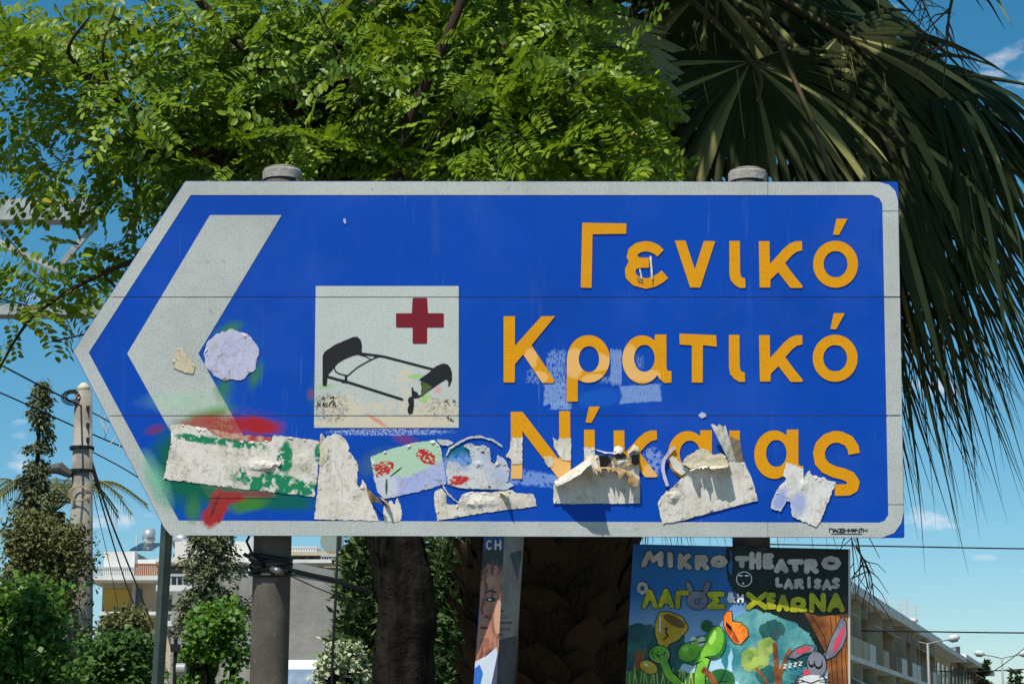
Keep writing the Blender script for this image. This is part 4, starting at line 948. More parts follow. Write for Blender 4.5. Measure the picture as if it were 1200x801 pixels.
for (cx, cy, rx, ry, Y, dY, cnt) in zones:
    # twigs first, then leaves off each twig: clumps with gaps between
    for _ in range(max(1, cnt//6)):
        while True:
            a, b, c3 = nr.uniform(-1, 1, 3)
            if a*a+b*b+c3*c3 < 1: break
        px, py = cx+a*rx, cy+b*ry
        Yl = Y+c3*dY
        if py > 200 and Yl < YS+1.0: Yl = YS+1.1
        p = np.array(U(px, py, Yl)); th = nr.uniform(0, 2*math.pi)
        td = np.array([math.cos(th), math.sin(th)*.7-.35, nr.uniform(-.55, .35)]); td /= np.linalg.norm(td)
        for k in range(6):
            q = p + td*(.05*k) ; s = 1 if k % 2 else -1
            sd_ = np.cross(td, [0, 0, 1]); sd_ /= np.linalg.norm(sd_)+1e-9
            d = td*.5 + sd_*s*.9 + np.array([0, 0, nr.uniform(-1.0, .45)]) + nr.uniform(-.35, .35, 3)
            LP.append(q); LD.append(d)
LP = np.array(LP); LD = np.array(LD)
keep = LP[:, 1] > YS+.35; LP, LD = LP[keep], LD[keep]
order = np.argsort(LP[:, 1]*1.0 + np.where(np.abs(LP[:, 0]/LP[:, 1]) > .25, 3, 0) + np.where(LP[:, 2] > 4.55, 3, 0)); LP, LD = LP[order], LD[order]
up = np.tile([0., 0., 1.], (len(LP), 1)) + nr.normal(0, .65, (len(LP), 3)) + np.array([-.3, -1.0, 0])
MX = frames(LD, up); sc = nr.uniform(.7, 1.2, len(LP))
NV = min(290, len(LP))
lm = []
for i, (tv, tf) in enumerate(LEAVES):
    o = npmesh('leaf', tv, tf, m_rleaf, RT, (0, 0, 0)); lm.append(o.data); bpy.data.objects.remove(o)
for i in range(NV):
    o = bpy.data.objects.new('leaf', lm[i % 6]); C.objects.link(o); o.parent = RT
    m = Matrix(MX[i].tolist()).to_4x4(); m = Matrix.Translation(Vector(LP[i])-RT.location) @ m @ Matrix.Scale(float(sc[i]), 4)
    o.matrix_local = m
Va, Fa, k = [], [], 0
for j in range(6):
    idx = np.arange(NV, len(LP))[np.arange(NV, len(LP)) % 6 == j]
    v, f = scatter(LEAVES[j][0], LEAVES[j][1], LP[idx], MX[idx], sc[idx]); Va.append(v); Fa.append(f+k); k += len(v)
npmesh('crown', np.concatenate(Va), np.concatenate(Fa), m_rleaf, RT, RT.location, kind='stuff')
# twigs through the crown
tw = MB()
for i in range(0, len(LP), 36):
    p = Vector(LP[i]); d = Vector((rnd.uniform(-.3, .3), rnd.uniform(-.1, .1), rnd.uniform(-.35, .1)))
    tw.tube([p-d, p, p+d*.6+Vector((0, 0, -.02))], [.003, .0025, .0012], 4, False)
o = tw.build('twigs', m_twig, RT); o['kind'] = 'stuff'

# ================================================================== FAN PALM
YPm = 9.4
m_frond = Mat('fan_palm_leaf', (.026, .038, .011), .6, .12).var((.045, .05, .016), 5, .45, .65, .8).island((.34, .33, .12), 1, .74, 1.0).translucent((.10, .13, .02), .08).m  # random straw-pale segments also paint in sunlit highlight streaks
m_frondl = Mat('painted_sunlit_palm_leaf', (.30, .32, .16), .4, .4).var((.20, .22, .10), 8).island((.36, .36, .20), .8).translucent((.25, .28, .08), .12).m  # paler copy of the palm leaf, sunlight put into its colour
m_dry = Mat('dry_palm_leaf', (.42, .33, .15), .7, .2).var((.24, .20, .07), 6, .4, .6).island((.30, .27, .10), .9).m
m_dead = Mat('dead_palm_leaf', (.10, .065, .035), .8, .15).var((.17, .12, .06), 8).island((.05, .035, .02), .8).m
m_pet = Mat('palm_petiole', (.07, .07, .02), .5, .3).var((.10, .07, .03), 9).m
tpx = 648
pb = U(tpx, 801, YPm); PT = thing('fan_palm', 'big fan palm with drooping dark fronds and rough scaly trunk behind the sign', 'palm tree', (pb.x, YPm, 0))
ptop = Vector((pb.x, YPm, 5.15))
MB().tube([(pb.x, YPm, 0), (pb.x, YPm, 2), (pb.x, YPm, 4.4), ptop], [.42, .34, .33, .20], 24).build('trunk', Mat('palm_trunk', (.035, .022, .014), .95, .05).bump(12, .03).m, PT, True)
# leaf-base boots
m_boot = Mat('palm_boot', (.040, .022, .012), .95, .05).var((.016, .010, .006), 24, .4, .62, sc=(3, 3, .6)).rnd((.062, .034, .018), .8).bump(40, .015, 6).m
bv, bf = [], []
nu, nv = 6, 5
for j in range(nv+1):
    v = j/nv; w = .085*(1-v**3)**.6*(1-.15*math.sin(v*9)) + .012
    for i in range(nu+1):
        u = i/nu*2-1
        bv.append((u*w, -(.035+.085*v*v) - .035*(1-u*u)*(1-.4*v), v*.20))
for j in range(nv):
    for i in range(nu):
        a = j*(nu+1)+i; bf.append((a, a+1, a+nu+2, a+nu+1))
bm_ = bpy.data.meshes.new('leaf_base'); bm_.from_pydata(bv, [], bf); bm_.update(); bm_.shade_smooth(); bm_.materials.append(m_boot)
cnt = 0
for row in range(30):
    z = .9+row*.12; rr = .33 - .02*z/5
    for k in range(10):
        an = R(-90) + (k-4.5+(row % 2)*.5)*R(23)+rnd.uniform(-.05, .05)
        o = bpy.data.objects.new('leaf_base', bm_); C.objects.link(o); o.parent = PT; cnt += 1
        o.location = (math.cos(an)*rr*.93, math.sin(an)*rr*.93, z+rnd.uniform(-.02, .02))
        s_ = rnd.uniform(.85, 1.15); o.scale = (s_*rnd.uniform(.9, 1.3), s_, s_*rnd.uniform(.85, 1.2))
        o.rotation_euler = (rnd.uniform(-.12, .12), rnd.uniform(-.35, .35), an+R(90))
def fan(hub, axis, normal, L, spread=115, nseg=44, droop=.5, mat=None, seed=0, fused=.5, wdt=1.12, tipj=.2, petiole=True, ns=8, name='frond', limp=.3):
    nseg = int(nseg*.86)
    r = np.random.RandomState(seed); A = Vector(axis).normalized(); N = Vector(normal); N = (N - A*N.dot(A)).normalized(); Sd = A.cross(N)
    V, Fq = [], []; da = 2*R(spread)/nseg
    for i in range(nseg):
        a = -R(spread)+(i+.5)*da; Li = L*(1-.28*(abs(a)/R(spread))**2)*(1+r.uniform(-tipj, tipj*.4))
        dr = droop*r.uniform(.6, 1.4); sw = r.uniform(-.12, .12); b = len(V)
        for k in range(ns+1):
            t = k/ns; rad = Li*t
            hw = min(t, fused)*Li*da*.5*1.02*wdt
            if t > fused: hw *= max(.04, 1-((t-fused)/(1-fused))**1.3)
            aa = a+sw*max(0, t-fused)**1.5
            d = A*math.cos(aa)+Sd*math.sin(aa); e = -A*math.sin(aa)+Sd*math.cos(aa)
            q = max(0, t-.30)
            p = Vector(hub)+d*rad*(1-limp*q*q*dr) + Vector((0, 0, -1))*(dr*Li*q**1.7) + N*(-.06*L*math.sin(t*2))
            ri = N*hw*.75
            V += [p-e*hw, p+ri, p+e*hw]
        for k in range(ns):
            a0 = b+k*3; Fq += [(a0, a0+1, a0+4, a0+3), (a0+1, a0+2, a0+5, a0+4)]
    V = np.array([tuple(v) for v in V]); Fq = np.array(Fq)
    o = npmesh(name, V, Fq, mat or m_frond, PT, PT.location)
    if petiole:
        mid = (ptop+Vector(hub))*.5 + Vector((0, 0, .22))
        q = curve_pts([ptop, mid, Vector(hub), Vector(hub)+A*L*.25], 6)
        MB().tube(q, taper(len(q), .022, .008), 6).build('petiole', m_pet, PT, True)
    return o
def scr(dx, dy, out=0.):  # direction on screen (down positive) with some lean toward the viewer
    return Vector((dx, -out, -dy))
H = lambda px, py, Y=9.: U(px, py, Y)
# right-hand crown
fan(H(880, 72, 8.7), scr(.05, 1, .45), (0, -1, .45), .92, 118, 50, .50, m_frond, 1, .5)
fan(H(985, 40, 8.9), scr(.8, .75, .2), (.2, -1, .5), 1.05, 95, 44, .75, m_frond, 2)
fan(H(1000, 120, 8.8), scr(.5, .9, .2), (.1, -1, .4), 1.25, 75, 44, .75, m_frond, 3)
fan(H(1010, 170, 9.1), scr(.38, 1, 0), (.2, -1, .2), 1.50, 46, 44, .65, m_frond, 4, .3)
fan(H(1075, 70, 9.2), scr(1, .35, .1), (.1, -.6, 1), 1.05, 80, 40, 1.0, m_frond, 5)
fan(H(1110, 120, 9.0), scr(.9, .8, .1), (.1, -.7, .8), 1.0, 60, 30, 1.0, m_frond, 6)
fan(H(960, 10, 9.2), scr(.7, .4, .1), (.1, -.8, .8), 1.0, 110, 44, .8, m_frond, 7)
fan(H(830, -20, 9.0), scr(.1, .8, .1), (-.1, -1, .3), .85, 120, 44, .6, m_frond, 8)
fan(H(790, 30, 9.3), scr(.4, .9, 0), (0, -1, .2), .8, 100, 40, .5, m_frond, 9)
fan(H(900, -60, 9.3), scr(.5, .8, .2), (.1, -1, .4), 1.0, 110, 44, .7, m_frond, 10)
#fan(H(1040, -30, 9.3), scr(1, .4, .2), (.1, -.7, .8), 1.1, 90, 44, .9, m_frond, 11)
fan(H(960, 200, 9.2), scr(.55, .9, 0), (.1, -1, .2), 1.35, 48, 40, .5, m_frond, 12, .3)
fan(H(1000, 280, 9.3), scr(.35, 1, 0), (.1, -1, .1), 1.15, 42, 36, .4, m_dead, 13, .3)
fan(H(985, 320, 9.4), scr(.18, 1, 0), (.1, -1, .1), 1.00, 30, 36, .4, m_dead, 14, .25)
fan(H(1060, 150, 9.2), scr(.55, 1, 0), (.3, -1, .3), 1.30, 50, 36, .7, m_frond, 15, .3)
fan(H(1090, 190, 9.3), scr(.42, 1, 0), (.3, -1, .2), 1.25, 40, 36, .6, m_frond, 16, .3)
fan(H(1040, 230, 9.3), scr(.30, 1, 0), (.3, -1, .2), 1.20, 32, 34, .5, m_dead, 17, .25)
fan(H(1010, 90, 9.5), scr(.7, .7, 0), (0, -1, .1), 1.3, 70, 40, .6, m_frond, 18, .35)
# upper crown, above the picture, arching out toward the front: it shades what hangs below
for i, (px, py, Y_, ax) in enumerate([(1000, -120, 8.2, (.9, .4, .5)), (960, -260, 7.8, (.6, .1, 1)), (780, -330, 7.6, (.1, .1, 1)),
        (700, -450, 8, (0, -.4, 1)), (560, -200, 8.2, (-.6, .4, .6)), (1000, -380, 8.4, (.8, -.2, .6)), (850, -560, 8.4, (.2, -.8, .6))]):
    fan(H(px, py, Y_), scr(*ax), (ax[0]*.2, -.35, 1), 1.05, 112, 40, .55, m_frond, 60+i, .5)
# centre and left; the first two have sunlight painted into their colour
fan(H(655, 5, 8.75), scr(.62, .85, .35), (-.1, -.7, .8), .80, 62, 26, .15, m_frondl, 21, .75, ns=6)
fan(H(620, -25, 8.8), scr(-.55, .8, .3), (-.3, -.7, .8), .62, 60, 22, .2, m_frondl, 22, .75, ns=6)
fan(H(690, 70, 9.1), scr(.5, 1, .1), (0, -1, .5), .75, 90, 34, .35, m_frond, 23)
fan(H(600, 60, 9.2), scr(-.3, 1, .1), (0, -1, .4), .8, 100, 34, .5, m_frond, 24)
fan(H(480, 20, 9.2), scr(-.6, .8, .1), (-.2, -1, .4), .9, 110, 36, .6, m_frond, 25)
fan(H(340, 60, 9.2), scr(-.7, .8, .1), (-.2, -1, .4), .95, 90, 36, .7, m_frond, 26)
fan(H(420, 90, 9.3), scr(-.2, 1, .1), (-.2, -1, .3), .9, 90, 36, .6, m_frond, 27)
fan(H(280, 90, 9.3), scr(-.5, 1, .1), (-.2, -1, .3), .75, 60, 34, .7, m_dry, 28, .25)
fan(H(300, 130, 9.4), scr(-.72, .9, 0), (-.2, -1, .3), .85, 38, 30, .5, m_dry, 29, .2)
fan(H(560, 150, 9.4), scr(-.1, 1, 0), (0, -1, .2), 1.0, 80, 36, .4, m_dead, 30)
fan(H(750, 140, 9.5), scr(.1, 1, 0), (0, -1, .2), 1.0, 80, 36, .4, m_dead, 31)
# hanging skirt whose tips show below the sign
for i, (px, py, L, m) in enumerate([(770, 440, .78, m_dead), (820, 450, .74, m_dry), (880, 460, .70, m_dry), (930, 455, .70, m_dead), (700, 430, .70, m_dead), (620, 430, .74, m_dead), (560, 480, .62, m_dry), (545, 520, .62, m_dry), (960, 430, .72, m_dead), (755, 500, .62, m_dry)]):
    fan(H(px, py, 9.25+.1*(i % 3)), scr((px-740)*.0012, 1, 0), (.05, -1, .1), L, 34, 30, .15, m, 40+i, .3, petiole=False, ns=6)
# one bright rib crossing the crown and stray hanging threads
MB().tube(curve_pts([H(885, -10, 8.5), H(925, 80, 8.45), H(958, 160, 8.4), H(975, 215, 8.4)], 6), .012, 6).build('petiole', m_pet, PT, True)
th = MB()
for i in range(22):
    px = rnd.uniform(700, 1150); py = rnd.uniform(-20, 330) if px > 1040 else rnd.uniform(-20, 120); p = H(px, py, rnd.uniform(8.4, 8.9))
    l = rnd.uniform(.1, .35); th.tube([p, p+Vector((.01, 0, -l*.5)), p+Vector((.025, 0, -l))], .0018, 3, False)
th.build('hanging_threads', m_dry, PT)['kind'] = 'stuff'

# bare twigs hanging right of the sign's lower corner, from the palm's old flower stalk
def twiggy(P0, P1, seed, r0=.006, Y=9.0, name='flower_stalk', n=9, spread=.12):
    r = random.Random(seed); mb = MB(); q = curve_pts([U(*p, Y) for p in (P0, ((P0[0]+P1[0])/2+r.uniform(-6, 6), (P0[1]+P1[1])/2), P1)], 8)
    mb.tube(q, taper(len(q), r0, r0*.4), 5)
    for i in range(n):
        p = q[r.randrange(5, len(q))]; d = Vector((r.uniform(-spread, spread), r.uniform(-.03, .03), r.uniform(-spread*1.2, -.01)))
        mb.tube([p, p+d*.6, p+d+Vector((0, 0, -.03))], [r0*.5, r0*.35, r0*.2], 4, False)
    return mb.build(name, m_dead, PT)
twiggy((998, 560), (1018, 690), 1); twiggy((1003, 640), (1024, 700), 2, .005); twiggy((1120, -20), (1110, 60), 3, .009, 8.8, n=14, spread=.2); twiggy((1075, -20), (1100, 40), 4, .005, 8.8, n=14, spread=.2)
twiggy((990, 560), (1003, 700), 5, .004)

# ================================================================== GENERIC TREES AND SHRUBS
def leafquad(l, w): 
    return np.array([(0, 0, 0), (l*.45, w, .1*w), (l, 0, -.1*l), (l*.45, -w, .1*w)]), np.array([(0, 1, 2, 3)])
def shrub(name, label, cat, px, py_top, py_bot, wpx, Y, mat, leaf=.05, lw=.4, n=3000, dY=None, group=None, lumps=14, seed=1, stem=True, tall=1.):
    r = np.random.RandomState(seed); c = U(px, py_top, Y); base = Vector((c.x, Y, 0)); e = thing(name, label, cat, tuple(base), group)
    k = Y/F; ztop = c.z; zbot = U(px, py_bot, Y).z if py_bot else .2; w = wpx*k/2; dy = dY or w*.8
    V = []; pos = []
    L_ = []
    lumps = int(lumps*2.2)
    for i in range(lumps):
        a = r.uniform(0, 2*math.pi); q = math.sqrt(r.rand())*.75
        z = zbot+(ztop-zbot)*(1-r.rand()**1.5*.95); fr_ = 1-.62*((z-zbot)/(ztop-zbot))**1.3; z -= r.uniform(0, .25)*w
        L_.append((base.x+math.cos(a)*q*w*fr_, Y+math.sin(a)*q*dy*fr_, z-.15*w, w*r.uniform(.14, .34)))
    for i in range(n):
        cx, cy, cz, rad = L_[r.randint(lumps)]; d = r.normal(size=3); d /= np.linalg.norm(d); q = rad*(r.rand()**.35)*(1 if r.rand() < .85 else r.uniform(1, 1.7))
        pos.append((cx+d[0]*q, cy+d[1]*q, cz+d[2]*q*tall))
    for i in range(90):
        cx, cy, cz, rad = L_[r.randint(lumps)]; dv = r.normal(size=3)*[1, 1, .5]+[0, 0, .7]; dv /= np.linalg.norm(dv)
        for q in np.linspace(.7, r.uniform(1.2, 2.3), 14): pos.append(np.array([cx, cy, cz])+dv*rad*q*[1, 1, 1]+[0, 0, -.12*rad*q*q]+r.normal(0, leaf*.35, 3))
    n = len(pos)
    pos = np.array(pos); d = r.normal(size=(n, 3)); d[:, 2] -= .2; up = r.normal(size=(n, 3))*.6+[0, -.5, 1]
    tv, tf = leafquad(leaf, leaf*lw)
    v, f = scatter(tv, tf, pos, frames(d, up), r.uniform(.7, 1.3, n))
    npmesh('crown', v, f, mat, e, e.location, kind='stuff')
    if stem:
        mb = MB()
        for cx, cy, cz, rad in L_[:8]: mb.tube(curve_pts([base, Vector((base.x*.6+cx*.4, cy*.5+Y*.5, cz*.5)), Vector((cx, cy, cz))], 4), .03*max(1, Y/25), 5)
        mb.build('stems', m_bark, e)
    return e
def conifer(name, label, px, py_top, Y, wpx_at, mat, n_br=160, droop=.5, seed=1, zlow=1., needle=.12, prof=None, dens=14, group=None):
    """wpx_at: half-width in pixels at the bottom of the crown"""
    r = np.random.RandomState(seed); c = U(px, py_top, Y); k = Y/F; base = Vector((c.x, Y, 0)); top = c.z
    e = thing(name, label, 'tree', tuple(base), group)
    MB().tube([base, (c.x, Y, top*.5), (c.x, Y, top)], [.05+top*.02, .03+top*.008, .01], 8).build('trunk', m_bark, e, True)
    pos, dd = [], []; mb = MB()
    for i in range(n_br):
        t = r.rand()**.8; z = top-(top-zlow)*t; rad = wpx_at*k*(prof(t) if prof else t)*r.uniform(.6, 1.1)+.05
        a = r.uniform(0, 2*math.pi); d = np.array([math.cos(a), math.sin(a), 0])
        pts = [np.array([c.x, Y, z])+d*rad*s+np.array([0, 0, .12*rad*math.sin(s*2)-droop*rad*s**2]) for s in np.linspace(0, 1, 6)]
        mb.tube([Vector(p) for p in pts], taper(6, .012+.01*rad, .003), 4, False)
        for s in range(int(dens*max(.4, rad))+3):
            u = r.rand()**.7*4.99; i0 = int(u); p = pts[i0]+(pts[i0+1]-pts[i0])*(u-i0)
            side = np.cross(d, [0, 0, 1])*r.uniform(-1, 1)
            for q in range(3): pos.append(p+r.normal(0, .04+.03*rad, 3)); dd.append(d*.5+side+np.array([0, 0, -droop*r.uniform(.2, 1.4)])+r.normal(0, .25, 3))
    pos = np.array(pos); dd = np.array(dd); tv, tf = leafquad(needle, needle*.2)
    v, f = scatter(tv, tf, pos, frames(dd, r.normal(size=(len(pos), 3))), r.uniform(.6, 1.4, len(pos)))
    npmesh('crown', v, f, mat, e, e.location, kind='stuff'); mb.build('branches', m_bark, e)['kind'] = 'stuff'
    return e
m_cedar = Mat('cedar_needles', (.085, .11, .055), .8, .1).island((.16, .17, .08), 1).m
m_cyp = Mat('cypress_needles', (.045, .085, .028), .8, .1).island((.11, .15, .045), 1).m
m_bright = Mat('bright_shrub_leaf', (.045, .12, .012), .5, .3).island((.11, .22, .02), 1).translucent((.2, .38, .03), .25).m
m_corner = Mat('corner_shrub_leaf', (.022, .065, .008), .5, .3).island((.11, .21, .02), 1).translucent((.14, .28, .02), .22).m
m_dkleaf = Mat('dark_shrub_leaf', (.035, .085, .016), .5, .25).island((.09, .17, .03), 1).translucent((.1, .2, .02), .15).m
m_olive = Mat('olive_foliage', (.075, .085, .028), .8, .1).island((.15, .15, .05), 1).m
m_pale = Mat('pale_flower_leaf', (.42, .44, .28), .7, .1).island((.16, .24, .08), 1, .55, .8).m
profc = lambda t: (.03+.30*t*(.4+abs(math.sin(t*31))) if t < .45 else .17+.95*(t-.45)/.55)
conifer('cedar_tree', 'tall ragged cedar with drooping branches at the far left beside the concrete pole', 48, 448, 30, 100, m_cedar, 190, .75, 3, 2.0, .085, profc, 48)
conifer('spruce_tree', 'small dark conifer in front of the balconied building', 252, 560, 30, 50, m_cedar, 95, .45, 5, 3.4, .075, lambda t: .2+.8*t, 75)
conifer('cypress_tree', 'slim green cypress just left of the dark locust trunk', 428, 640, 17, 22, m_cyp, 240, -.3, 6, 1.5, .08, lambda t: .45+.6*math.sin(t*2.2), 60)
conifer('cypress_tree', 'slim green cypress between the locust trunk and the palm trunk', 528, 640, 17, 26, m_cyp, 300, -.3, 7, 1.5, .08, lambda t: .7+.4*math.sin(t*2.2), 60)
conifer('cypress_tree', 'tiny far cypress between the two street lamps', 1152, 775, 190, 6, m_cyp, 90, -.3, 8, 3, .5, lambda t: .3+.7*math.sin(min(t*1.8, 1.57)), 8)
conifer('cypress_tree', 'tiny far pointed conifer at the right edge under the second street lamp', 1189, 784, 190, 12, m_cyp, 90, .2, 9, 3, .5, lambda t: .2+.8*t, 8)
shrub('olive_bush', 'brownish olive weeping bush massed below the cedar', 'bush', 55, 598, 760, 215, 27, m_olive, .07, .25, 16000, seed=2, lumps=24)
shrub('olive_bush', 'dull olive bush in front of the white house', 'bush', 150, 706, 801, 110, 25, m_olive, .06, .25, 8000, seed=3, lumps=14)
shrub('broadleaf_bush', 'glossy bright green bush in the lower left corner', 'bush', 20, 672, 830, 260, 20, m_corner, .065, .42, 9500, seed=4, lumps=26)
shrub('broadleaf_bush', 'dark green bush low between the corner bush and the slim post', 'bush', 135, 738, 830, 180, 22, m_dkleaf, .06, .42, 9000, seed=5, lumps=16)
shrub('broadleaf_bush', 'bright green bush between the slim post and the left pipe post', 'bush', 250, 704, 840, 140, 19, m_bright, .05, .45, 10000, seed=6, lumps=18)
shrub('flowering_bush', 'pale cream-flowered bush right of the left pipe post', 'bush', 402, 752, 840, 105, 15, m_pale, .035, .5, 7000, seed=7, lumps=20)
# feather palm behind the cedar
FP = U(62, 600, 34); e = thing('date_palm', 'small feather-leaved palm half hidden behind the cedar', 'palm tree', (FP.x, 34, 0))
MB().tube([(FP.x, 34, 0), (FP.x, 34, FP.z)], .2, 10).build('trunk', m_bark, e, True)
for i in range(22):
    a = i*2*math.pi/22+rnd.uniform(-.1, .1); r_ = rnd.uniform(.9, 1.5); d = Vector((math.cos(a), math.sin(a)*.5, 0)); q = curve_pts([FP, FP+d*r_*.6+Vector((0, 0, .5)), FP+d*r_*1.1+Vector((0, 0, .35-rnd.random()*.8))], 6)
    mb = MB(); mb.tube(q, .012, 4)
    for k in range(3, len(q)):
        t_ = (q[k]-q[k-1]).normalized(); sd2 = t_.cross(Vector((0, 0, 1))).normalized()
        for s in (-1, 1):
            for h in (0, .5):
                p = q[k-1]+(q[k]-q[k-1])*h; tip = p+t_*.16+sd2*s*.24+Vector((0, 0, -.10)); n0 = len(mb.v); w_ = t_*.012
                mb.v += [p-w_, p+w_, tip]; mb.f.append((n0, n0+1, n0+2))
    mb.build('frond', m_olive, e)

# ================================================================== UTILITY POLE, WIRES, GANTRY
m_poleC = Mat('pole_concrete', '9C968A', .9, .15).var('7A746A', 3).bump(20, .004).m
m_wire = Mat('wire_black', '141618', .7).m
YU = 28
ub = U(94, 700, YU); ut = U(98, 458, YU); d = ut-ub; ubase = ub+d*(-ub.z/d.z)
up_ = thing('utility_pole', 'grey concrete utility pole with cable bundle and small box, left of the sign', 'utility pole', (ubase.x, YU, 0))
MB().tube([ubase, ub, ut], [.20, .165, .115], 20).build('shaft', m_poleC, up_, True)
MB().tube([ut, ut+Vector((0, 0, .06)), ut+Vector((0, 0, .11))], [.09, .08, .03], 12).build('pole_top', Mat('pole_cap', 'C8BCA0', .8).m, up_, True)
r3 = random.Random(5); cb = MB()
for k in range(4):
    rr = .05+.018*k; cb.tube([ut+Vector((math.cos(a)*rr*1.5-.12, -.14+.02*k, -.10+math.sin(a)*rr)) for a in np.linspace(0, 6.1, 14)], .008, 4)
cb.build('cable_coil', m_wire, up_, True)
for y_ in (545, 572): 
    c = U(96, y_-20, YU); MB().tube([(c.x, YU, c.z-.02), (c.x, YU, c.z+.02)], .165, 16).build('pole_band', m_wire, up_)
c = U(72, 551, YU-.1); MB().tube([(c.x-.13, c.y, c.z+.02), (c.x-.02, c.y, c.z+.03), (c.x+.13, c.y, c.z-.06)], [.06, .085, .05], 10).tube([(c.x, c.y, c.z-.02), (ut.x-.1, YU, c.z-.05)], .03, 8).build('lamp_box', Mat('box_metal', '4A4A46', .6).m, up_)
cb = MB(); c = U(96, 580, YU)
for k in range(5): cb.tube([c+Vector((math.cos(a)*(.09+.015*k), -.18, math.sin(a)*.10)) for a in np.linspace(0, 6.1, 12)], .006, 4)
cb.build('rope_coil', Mat('pale_rope', 'A89A78', .9).m, up_, True)
for y_ in (478, 498, 515): c = U(103, y_, YU-.12); MB().box((c.x-.02, c.y-.02, c.z-.03), (c.x+.02, c.y+.02, c.z+.03)).build('dark_step_block', m_wire, up_)  # small black blocks stand in for the dark of step holes
WG = 'overhead wires'
def wire(label, P, r, Ys, m=None, name='overhead_wire'):
    pts = [U(px, py, Y) for (px, py), Y in zip(P, Ys)]
    q = curve_pts(pts, 10); o = MB().tube(q, r, 5).build(name, m or m_wire, None, True); tag(o, label, 'wire', WG)
wire('upper black wire running from the left edge down to the concrete pole top', [(-60, 395), (40, 448), (96, 476)], .012, (26, 27, YU-.1))
wire('second black wire from the left edge passing behind the pole', [(-60, 440), (0, 460), (100, 505), (230, 560)], .011, (27, 27.5, YU+.3, 30))
wire('thin grey wire leaving the pole top towards the sign', [(98, 478), (140, 502), (190, 545), (260, 600)], .009, (YU, 28.3, 28.7, 29))
wire('lower thin wire leaving the pole towards the right', [(100, 525), (160, 558), (230, 610)], .009, (YU, 28.5, 29))
wire('thick black cable hanging steeply from the pole to the house', [(104, 530), (130, 610), (158, 680), (180, 735)], .020, (YU, 40, 50, 57))
wire('second thick black cable hanging steeply beside the first', [(104, 532), (122, 600), (150, 690), (176, 750)], .016, (YU, 40, 50, 57))
wire('dashed-looking thin cable left of the steep black cables', [(103, 540), (112, 590), (128, 660), (140, 720)], .008, (YU, 40, 50, 57))
m_rag = Mat('torn_white_strips', 'C8C4BC', .8).m
rg = MB(); r4 = random.Random(8)
for i in range(14):
    p = U(118+i*6.2, 480+i*6.6, 28.3); rg.tube([p, p+Vector((r4.uniform(-.05, .05), 0, -.09)), p+Vector((r4.uniform(-.12, .05), 0, -.24))], .008, 4)
tag(rg.build('rag_strips', m_rag), 'pale tattered strips hanging on the thin wire by the sign edge', 'rag')
wire('far thin wire crossing the blue sky just below the sign at right', [(880, 637), (1060, 640), (1200, 642.5), (1400, 644)], .035, (100, 100, 100, 100))
wire('lower far thin wire crossing the sky above the street lamps', [(960, 738), (1080, 739.5), (1200, 741), (1400, 741)], .035, (100, 100, 100, 100))
wire('faint far wire rising to the right edge behind the second street lamp', [(1140, 801), (1180, 775), (1230, 735)], .03, (140, 140, 140))
wire('faint far wire near the horizon at the right', [(1100, 786), (1150, 786), (1260, 780)], .04, (150, 150, 150))
wire('horizontal wire through the palm fronds at upper right', [(1050, 198), (1130, 201), (1165, 203), (1300, 203)], .008, (12, 12, 12, 12))
p = U(1400, 642, 100); e = thing('utility_pole', 'plain pole beyond the right edge carrying the far wires', 'utility pole', (p.x, 100, 0))
MB().tube([(p.x, 100, 0), (p.x, 100, p.z+.5)], [.2, .14], 10).build('shaft', m_poleC, e, True)
o = MB().tube(curve_pts([U(1158, 120, 9.6), U(1159, 200, 9.6), U(1157, 292, 9.6)], 5), .006, 6).build('hanging_cable', m_wire, None, True)
tag(o, 'dark vertical cable hanging against the sky through the palm tips', 'cable')
# gantry
m_steel = Mat('galvanised_steel', 'A9ADAD', .6, .3, 0).var('8E9292', 3).bump(30, .002).m
YG = 18
ga = U(-140, 300, YG); e = thing('overhead_gantry', 'grey steel truss gantry reaching in from the left behind the branches', 'gantry', (ga.x, YG, 0))
def beam(a, b, h, name, d=.16):
    a = U(*a, YG); b = U(*b, YG); v = b-a; nrm = Vector((0, 1, 0)); upv = v.cross(nrm).normalized(); upv = -upv if upv.z < 0 else upv
    MB().obox(a-upv*h/2-nrm*d/2, v, nrm*d, upv*h).build(name, m_steel, e)
beam((-140, 248), (112, 248), .19, 'top_beam', .2); beam((-140, 365), (150, 365), .09, 'bottom_beam', .2)
beam((-30, 270), (70, 318), .05, 'brace', .07); beam((70, 312), (112, 262), .05, 'brace', .05)
MB().tube([(ga.x, YG, 0), (ga.x, YG, ga.z+.9)], .12, 12).build('column', m_steel, e, True)
# black hose from left post to the locust trunk
o = MB().tube(curve_pts([U(322, 664, YP-.05), U(345, 669, 6.6), U(395, 681, 7.2), U(432, 692, 7.7)], 8), .008, 8).build('black_hose', m_rubber, None, True)
tag(o, 'black hose stretched from the left pipe post to the locust trunk', 'hose')
o = MB().tube(curve_pts([U(340, 674, YP-.02), U(375, 690, 6.8), U(405, 700, 7.2), U(438, 706, 7.75)], 8), .002, 5).build('thin_cord', m_rubber, None, True)
tag(o, 'thin cord sagging just below the black hose', 'cord')
# round disc on thin pole
YD = 13; c = U(389, 634, YD); e = thing('round_sign', 'pale grey-green disc on a thin black pole in front of the grey wall', 'sign', (c.x, YD, 0))
MB().tube([(c.x-.0, YD+.02, c.z), (c.x, YD, c.z)], .072, 28).build('disc', Mat('disc_face', '8FA09A', .6).var('A58A5C', 18, .55, .62).m, e)
q0 = U(390, 765, YD); MB().tube([(q0.x, YD-.02, 0), (q0.x, YD-.02, q0.z), U(394, 690, YD-.02), U(397, 600, YD-.02)], .009, 6).build('pole', m_wire, e, True)
